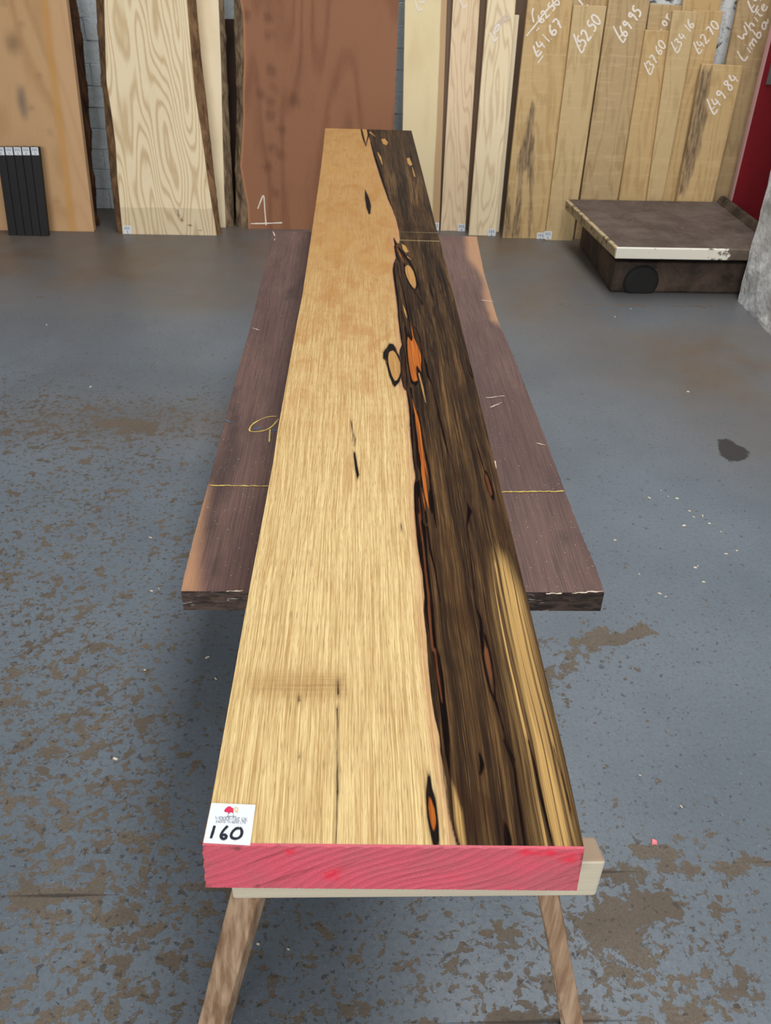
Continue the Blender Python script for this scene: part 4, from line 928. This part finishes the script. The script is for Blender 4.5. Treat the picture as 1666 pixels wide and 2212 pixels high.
tan = np.maximum.reduce([
       poly(cA([(508, 890), (560, 850), (612, 880), (672, 980), (712, 1120), (730, 1250), (708, 1325), (660, 1290), (600, 1200), (540, 1080), (515, 980)])),
       poly(cB([(300, 545), (345, 535), (385, 580), (420, 650), (450, 720), (453, 850), (430, 930), (400, 980), (370, 990), (330, 920), (300, 830), (280, 740), (270, 640), (280, 570)])),
       poly(cT([(850, 190), (885, 180), (918, 220), (905, 250), (870, 235)])), poly(cT([(1105, 380), (1130, 372), (1162, 440), (1142, 458), (1115, 430)])), stroke(cT([(1160, 470), (1185, 560)]), [1.5, 3]), stroke(cT([(815, 320), (840, 370), (862, 440)]), [1.5, 4.5, 1.5]), stroke(cT([(690, 110), (695, 180)]), [5, 2]), stroke(cT([(740, 120), (790, 160)]), [4, 1]),
       poly(cA([(440, 430), (520, 470), (585, 585), (520, 610), (468, 540)])), stroke(cA([(560, 690), (620, 740)]), [2.5, 1.5]), stroke(cB([(730, 880), (780, 1080), (830, 1310)]), [2.5, 4, 1.5]), stroke(cA([(470, 1650), (510, 1780), (545, 1900)]), [1, 3.5, 1.5])])
rust = np.maximum.reduce([stroke(cC([(290, 1250), (315, 1550)]) + cD([(235, 60), (265, 280), (290, 450), (310, 700), (340, 950), (360, 1250), (385, 1560)]) + cE([(265, 200), (290, 420), (330, 680)]), [2, 4, 4, 4, 4, 4, 5, 5, 5, 5, 5, 2]),
       poly(cE([(732, 150), (762, 180), (782, 300), (803, 420), (802, 540), (778, 450), (745, 330), (728, 220)])), poly(cC([(1200, 890), (1242, 960), (1292, 1120), (1307, 1210), (1288, 1230), (1248, 1120), (1213, 1000)])), stroke(cB([(210, 640), (240, 700), (250, 740)]), [1, 3, 1])])
zp = sd_poly(PP, pz([(1072, 1200), (1092, 1210), (1118, 1262), (1138, 1300), (1163, 1400), (1183, 1480), (1208, 1590), (1233, 1700), (1262, 1850), (1165, 1850), (1145, 1760), (1128, 1660), (1118, 1600), (1105, 1520), (1090, 1440), (1078, 1370), (1068, 1300)]), .35)
core = stroke([(1075, 1230), (1097, 1383), (1122, 1497), (1149, 1590), (1172, 1663), (1190, 1751), (1205, 1850)], [10, 26, 26, 30, 40, 46, 50])
z2 = poly([(972, 1675), (985, 1700), (1001, 1750), (1014, 1850), (994, 1850), (978, 1770)])
zebra = np.clip(np.maximum.reduce([.62 * np.clip((zp + .020) / .03, 0, 1), .98 * np.clip((core + .010) / .014, 0, 1), .85 * np.clip((z2 + .004) / .008, 0, 1), .30 * np.clip((stroke([(1010, 1700), (1040, 1740), (1060, 1850)], [10, 20, 30]) + .01) / .01, 0, 1)]), 0, 1)
smoke = poly([(540, 1462), (600, 1456), (745, 1460), (750, 1498), (620, 1503), (545, 1492)])
chalkl = np.maximum(stroke([(864, 519), (910, 520), (954, 521.5)], [1, 1, 1]), -1)
chalkl = sd_stroke(PP, pz([(862, 518.5), (955, 521)]), [.006, .006], 1.0)
chalkl = np.maximum(chalkl, sd_stroke(PP, pz([(862, 501), (950, 503)]), [.0015, .0015], 1.0))
for nm, arr in (('heart', heart), ('black', black), ('orange', orange), ('tan', tan), ('rust', rust), ('smoke', smoke), ('chalk', chalkl)): put_attr(plank, nm, pad_ring(arr, g))
put_attr(plank, 'zebra', pad_ring(zebra, g))

# red wax on the near end
def mat_wax():
    b = N('pink_red_end_wax', 0.5, 0.35); co = b.co; x, y, z = b.sep(co)
    rot = b.comb(b.add(b.mul(x, .5), b.mul(z, -.86)), b.add(b.mul(x, .86), b.mul(z, .5)), y)
    rid = b.noise(b.vs(rot, (150, 7, 1)), 1.0, 3, .6); blot = b.noise(b.vs(co, (9, 9, 14)), 1.0, 4, .6); fine = b.noise(co, 420, 3, .6)
    c = b.mix(b.ss(blot, .35, .68), lin((206, 84, 102)), lin((184, 92, 102)))
    c = b.mix(b.mul(b.ss(rid, .56, .70), .6), c, lin((140, 60, 66)))
    c = b.mix(b.mul(b.ss(fine, .55, .75), .35), c, lin((224, 124, 136)))
    c = b.mix(b.mul(b.ss(fine, .45, .25), .35), c, lin((160, 66, 74)))
    rp = b.attr('redpatch'); rn = b.add(rp, b.mul(b.m('SUBTRACT', b.noise(co, 60, 4, .6), .5), .03)); c = b.mix(b.mul(b.ss(rn, -.004, .01), .8), c, lin((226, 34, 62)))
    gp = b.attr('grime'); gn = b.add(gp, b.mul(b.m('SUBTRACT', b.noise(co, 140, 4, .6), .5), .012)); c = b.mix(b.mul(b.ss(gn, -.002, .004), .75), c, lin((66, 52, 50)))
    b.bump(b.add(rid, b.mul(fine, .6)), .5, .002)
    return b.color(c)
TL, TR = g[0, 0], g[0, -1]
def zb(px, py, x_, y_): return on_y(px, py, y_)
BLp, BRp = on_y(446, 1920, TL[1]), on_y(1246, 1919, TR[1])
nu, nv = 330, 60; ev, ef, e2 = [], [], []
ztop = PLANK_Z + .0002
for j in range(nv + 1):
    for i in range(nu + 1):
        u, w = i / nu, j / nv
        t3 = np.array([TL[0] * (1 - u) + TR[0] * u, TL[1] * (1 - u) + TR[1] * u, ztop]); b3 = np.array([BLp[0] * (1 - u) + BRp[0] * u, TL[1] * (1 - u) + TR[1] * u, PLANK_Z - TH + .0])
        p3 = t3 * (1 - w) + b3 * w
        s_ = (p3[0] * .5 - p3[2] * .86); rid = math.sin(s_ * 560 + 2.5 * math.sin(p3[2] * 47 + p3[0] * 21) + 3 * math.sin(p3[0] * 13) + 2 * math.sin((p3[0] * .86 + p3[2] * .5) * 31)) * .5 + .5
        amp = .0007 * (0.3 + 0.7 * (0.5 + 0.5 * math.sin(p3[0] * 9 + 1)))
        edge = min(u, 1 - u, 1) * nu < 1 or w * nv < 1 or w * nv > nv - 1
        off = -.0022 - (0 if edge else amp * rid ** 2 + random.uniform(0, .00015))
        if u == 0: p3[0] += .0006 * math.sin(w * 23) + .0004 * math.sin(w * 61)
        if w == 1: p3[2] += random.uniform(0, .0012)
        ev.append((p3[0] - plank_loc[0], p3[1] + off - plank_loc[1], p3[2] - plank_loc[2])); e2.append((p3[0], p3[2]))
for j in range(nv):
    for i in range(nu):
        a = j * (nu + 1) + i; ef.append((a, a + nu + 1, a + nu + 2, a + 1))
nfr = len(ev)
ring = [i for i in range(nu + 1)] + [j * (nu + 1) + nu for j in range(1, nv + 1)] + [nv * (nu + 1) + i for i in range(nu - 1, -1, -1)] + [j * (nu + 1) for j in range(nv - 1, 0, -1)]
for k in ring: x_, y_, z_ = ev[k]; ev.append((x_, y_ + .0030, z_))
for k in range(len(ring)): ef.append((ring[k], ring[(k + 1) % len(ring)], nfr + (k + 1) % len(ring), nfr + k))
endp = mesh_obj('painted_end', ev, ef, mat_wax(), plank); endp['label'] = 'pink-red waxed end face with saw ridges'
E2 = np.array(e2); ex = lambda pts: [(lambda q: (q[0], q[2]))(on_y(a, b_, yfr)) for a, b_ in pts]
epad = lambda a: np.concatenate([a, np.full(len(ev) - nfr, -1.0)])
put_attr(endp, 'redpatch', epad(np.maximum.reduce([sd_poly(E2, ex(q_), 1.0) for q_ in ([(610, 1833), (640, 1832), (636, 1846), (620, 1846)], [(695, 1880), (735, 1875), (735, 1900), (690, 1900)], [(1090, 1828), (1262, 1828), (1258, 1840), (1150, 1842)], [(1180, 1838), (1240, 1838), (1235, 1852), (1200, 1850)])])))
put_attr(endp, 'grime', epad(np.maximum.reduce([sd_poly(E2, ex(q_), 1.0) for q_ in ([(498, 1832), (525, 1831), (520, 1838), (500, 1838)], [(545, 1912), (560, 1911), (560, 1918), (547, 1919)], [(1252, 1834), (1262, 1832), (1258, 1858), (1250, 1870)], [(438, 1826), (448, 1824), (442, 1840)], [(440, 1905), (452, 1915), (445, 1922)])])))
# frayed fibres under the end
fb = []
for k in range(26):
    a = (1110 + random.uniform(0, 26), 1899 + random.uniform(0, 6)); d = random.uniform(-.6, .6)
    fb.append([a, (a[0] + d * 6, a[1] + 5), (a[0] + d * 14, a[1] + random.uniform(8, 13))])
def f3(q): p_ = on_y(q[0], q[1], yfr - .004); return p_ - np.array(plank_loc)
ribbons('frayed_fibres', fb, .0011, f3, plain('frayed_pink_fibre', (186, 96, 100), .8), plank, (0, -1, 0))

# sticker
cS = crop(430, 1700, 6.17)
st4 = cS([(168, 220), (756, 245), (682, 785), (60, 750)])
P3 = lambda q, lift: np.array(on_z(q[0], q[1], PLANK_Z)) + np.array([0, 0, lift]) - np.array(plank_loc)
sv = [P3(q, .0004) for q in (st4[3], st4[2], st4[1], st4[0])] + [P3(q, .0010) for q in (st4[3], st4[2], st4[1], st4[0])]
stk = mesh_obj('label_sticker', sv, hexa(0), M_PAPER, plank); stk['label'] = 'square white label with a tree logo and the number 160'
on3 = lambda q: P3(q, .0014)
ribbons('number', [cS([(210, 525), (190, 600), (160, 695)]), cS([(385, 530), (330, 585), (290, 650), (305, 700), (350, 705), (372, 675), (345, 645), (310, 655)]), cS([(540, 560), (480, 570), (430, 630), (430, 685), (490, 705), (555, 680), (578, 620), (565, 570), (540, 558), (560, 565)])], .0030, on3, M_INK, stk, UP, True, .1)
SER = {'W': [[(0, 1), (.25, 0), (.45, .8), (.65, 0), (.9, 1)], [(-.08, 1), (.1, 1)], [(.8, 1), (1, 1)]], 'O': [[(.35, 1), (.08, .8), (.02, .45), (.15, .1), (.4, 0), (.66, .2), (.72, .6), (.6, .9), (.35, 1)]],
       'D': [[(.08, 1), (.08, 0), (.4, .02), (.68, .3), (.66, .72), (.4, .98), (.0, 1)], [(0, 0), (.2, 0)]], 'I': [[(.12, 1), (.12, 0)], [(.02, 1), (.22, 1)], [(.02, 0), (.22, 0)]],
       'S': [[(.48, .85), (.3, 1), (.08, .85), (.15, .6), (.42, .4), (.48, .15), (.25, 0), (.03, .15)]], 'E': [[(.08, 1), (.08, 0)], [(0, 1), (.5, 1), (.5, .85)], [(.08, .52), (.4, .52)], [(0, 0), (.5, 0), (.54, .18)]],
       'U': [[(.08, 1), (.08, .3), (.2, .02), (.5, .02), (.6, .3), (.6, 1)], [(0, 1), (.2, 1)], [(.5, 1), (.7, 1)]], 'K': [[(.08, 1), (.08, 0)], [(.55, 1), (.1, .5), (.6, 0)], [(0, 0), (.18, 0)], [(.5, 0), (.7, 0)]],
       'X': [[(0, 1), (.6, 0)], [(.58, 1), (.02, 0)]], 'T': [[(.3, 1), (.3, 0)], [(0, .88), (.02, 1), (.58, 1), (.6, .88)]], 'C': [[(.58, .85), (.35, 1), (.08, .78), (.04, .35), (.25, 0), (.58, .15)]],
       'M': [[(.05, 0), (.1, 1), (.42, .1), (.74, 1), (.8, 0)]], 'B': [[(.08, 0), (.08, 1), (.4, .98), (.45, .7), (.1, .52), (.45, .45), (.5, .1), (.08, 0)]], 'R': [[(.08, 0), (.08, 1), (.42, .96), (.45, .65), (.1, .5)], [(.25, .5), (.58, 0)]],
       'L': [[(.1, 1), (.1, 0), (.5, 0), (.54, .18)]], ' ': []}
SADV = {'W': 1.0, 'O': .8, 'D': .8, 'I': .32, 'M': .92, 'U': .78, 'K': .72, ' ': .35}
def serif(txt, o, e, hv):
    tot = sum(SADV.get(c, .66) for c in txt); ux, uy = (e[0] - o[0]) / tot, (e[1] - o[1]) / tot; out, cur = [], 0
    for c in txt:
        for s_ in SER[c]: out.append([(o[0] + (cur + a) * ux + b_ * hv[0], o[1] + (cur + a) * uy + b_ * hv[1]) for a, b_ in s_])
        cur += SADV.get(c, .66)
    return out
ribbons('lettering', serif('WOODWISE UK', *cS([(220, 442), (650, 465)]), (0.5, -6.3)), .00055, on3, M_PRINT, stk, UP, False, .1)
ribbons('small_lettering', serif('EXOTIC TIMBERS LTD', *cS([(225, 484), (625, 500)]), (0.9, -4.2)), .00042, on3, M_PRINT, stk, UP, False, .1)
M_LR, M_LY = plain('logo_crimson', (204, 40, 84)), plain('logo_straw', (226, 200, 140))
def flat_poly(name, pts, mat, lift): return mesh_obj(name, [P3(q, lift) for q in pts], [tuple(range(len(pts)))[::-1]], mat, stk)
flat_poly('tree_logo', cS([(335, 325), (352, 300), (370, 282), (395, 268), (420, 270), (438, 285), (455, 292), (466, 315), (462, 345), (440, 355), (425, 345), (410, 355), (400, 370), (390, 350), (365, 345), (345, 342)]), M_LR, .0013)
ribbons('tree_outline', [cS([(462, 340), (468, 290), (490, 280), (515, 290), (528, 312), (515, 330), (495, 325), (480, 330)]), cS([(480, 285), (485, 320), (505, 345), (530, 352)])], .0008, on3, M_LY, stk, UP)
ribbons('tree_trunks', [cS([(392, 362), (390, 405)]), cS([(458, 340), (460, 410)]), cS([(370, 402), (500, 402)]), cS([(400, 368), (410, 350)])], .0006, on3, plain('logo_dark', (70, 40, 60)), stk, UP, False)

# ================================================================== FRONT TRESTLE
bt = PLANK_Z - TH
pr = on_z(1311, 1861, bt); by = pr[1]; plx = on_y(500, 1925, by)[0]
zb_ = on_y(1288, 1936, by)[2]; xbr = on_y(1288, 1936, by)[0]; zbl = on_y(505, 1944, by)[2]
zlow = (zb_ + zbl) / 2; BD = .034
tr = empty('trestle', ((plx + pr[0]) / 2, by, 0)); tag(tr, 'pale timber trestle carrying the near end of the two-tone plank', 'trestle')
T = lambda x, y, z: (x - tr.location.x, y - by, z)
bmv = [T(plx, by, zlow), T(xbr, by, zlow), T(xbr, by + BD, zlow), T(plx, by + BD, zlow), T(plx, by, bt), T(pr[0], by, bt), T(pr[0] - .006, by + BD, bt), T(plx, by + BD, bt)]
cb = mesh_obj('crossbeam', bmv, hexa(0), M_BEAM, tr); bevel(cb, .004)
def mat_leg():
    b = N('weathered_brown_leg', .75, .25); co = b.co
    f_ = b.noise(b.vs(co, (90, 90, 5)), 1.0, 4, .6); k = b.noise(b.vs(co, (14, 14, 5)), 1.0, 4, .6)
    c = b.mix(b.ss(f_, .3, .7), lin((176, 150, 124)), lin((128, 100, 76))); c = b.mix(b.mul(b.ss(k, .55, .7), .55), c, lin((98, 66, 42))); c = b.mix(b.mul(b.ss(k, .42, .3), .4), c, lin((186, 170, 150)))
    b.bump(f_, .4, .0015); return b.color(c)
M_LEG = mat_leg()
def leg_dir(xt_px, yt_px, xb_px, yb_px):
    a = on_y(xt_px, yt_px, by + BD / 2); c = on_y(xb_px, yb_px, by + BD / 2); return a, c
def leg(xt, yt, xb, yb, wx, wy, dy, y0=0.0, turn=0.0):
    a, c = leg_dir(xt, yt, xb, yb); k = a[2] / (a[2] - c[2]); xbot = a[0] + (c[0] - a[0]) * k
    sl = (c[0] - a[0]) / (c[2] - a[2]); zt = zlow + .001
    top_ = (a[0] + (zt - a[2]) * sl, by + BD / 2 + y0, zt); bot_ = (xbot, by + BD / 2 + y0 + dy, 0)
    return beam('leg', T(*bot_), T(*top_), wx, wy, M_LEG, tr, .003, .0012, turn)
leg(533, 1945, 460, 2212, .040, .026, -.03, 0, math.radians(-32))
leg(1187, 1940, 1240, 2212, .026, .030, -.02)
leg(548, 1945, 495, 2212, .024, .022, .16, .028)
leg(1182, 1940, 1228, 2212, .020, .022, .16, .028)

# block that carries the plank above the dark slab (hidden by the plank)
ym = float(y_far) - .25; cxp = float(np.interp(ym, g[:, 150, 1], g[:, 150, 0]))
blkv = box('packing_block', (-.11, -.05, 0), (.11, .05, bt - SLAB_Z - .001), M_BEAM, loc=(cxp, ym, SLAB_Z), bv=.003); tag(blkv, 'timber packing block between the dark slab and the two-tone plank', 'block')

# ================================================================== CHIPS ON THE FLOOR
cv, cf = [], []
spots = [(1330, 1165), (1385, 1240), (1425, 1062), (1440, 1072), (1460, 1080), (1405, 1078), (1490, 1105), (1500, 1120), (1520, 1118), (1530, 1130), (1480, 1135), (1560, 1150), (1565, 1195), (1505, 1225), (1590, 1190), (1500, 1225), (1440, 1290), (1520, 1260), (1425, 1282), (310, 1447), (450, 1418), (470, 1465), (195, 835), (100, 700), (1360, 665), (1330, 683), (1490, 845), (325, 1160), (250, 1640), (555, 2040), (1385, 1678), (1475, 1745), (330, 1275), (345, 1270), (620, 2052)]
for a, b_ in spots:
    c0 = on_z(a + random.uniform(-4, 4), b_ + random.uniform(-3, 3)); L_ = random.uniform(.002, .006); w_ = L_ * random.uniform(.25, .6); th = random.uniform(0, 3.14); k0 = len(cv)
    for zz in (.0005, .003):
        for sx, sy in ((-1, -1), (1, -1), (1, 1), (-1, 1)):
            cv.append((c0[0] + sx * L_ * math.cos(th) - sy * w_ * math.sin(th), c0[1] + sx * L_ * math.sin(th) + sy * w_ * math.cos(th), zz))
    cf += [tuple(k0 + t for t in q_) for q_ in hexa(0)]
ch = mesh_obj('wood_chips', cv, cf, plain('pale_wood_chip', (216, 204, 184), .8)); tag(ch, 'scattered pale wood chips lying on the blue-grey floor', 'chips', kind='stuff')
pc = on_z(1413, 1820); pk = mesh_obj('paint_flake', [(-.007, -.005, 0), (.006, -.006, 0), (.008, .004, 0), (-.004, .007, 0), (-.006, -.004, .004), (.005, -.005, .005), (.006, .003, .004), (-.003, .006, .006)], hexa(0), plain('pink_flake', (232, 132, 140)), loc=(pc[0], pc[1], 0))
tag(pk, 'small pink paint flake on a worn patch of floor', 'flake')
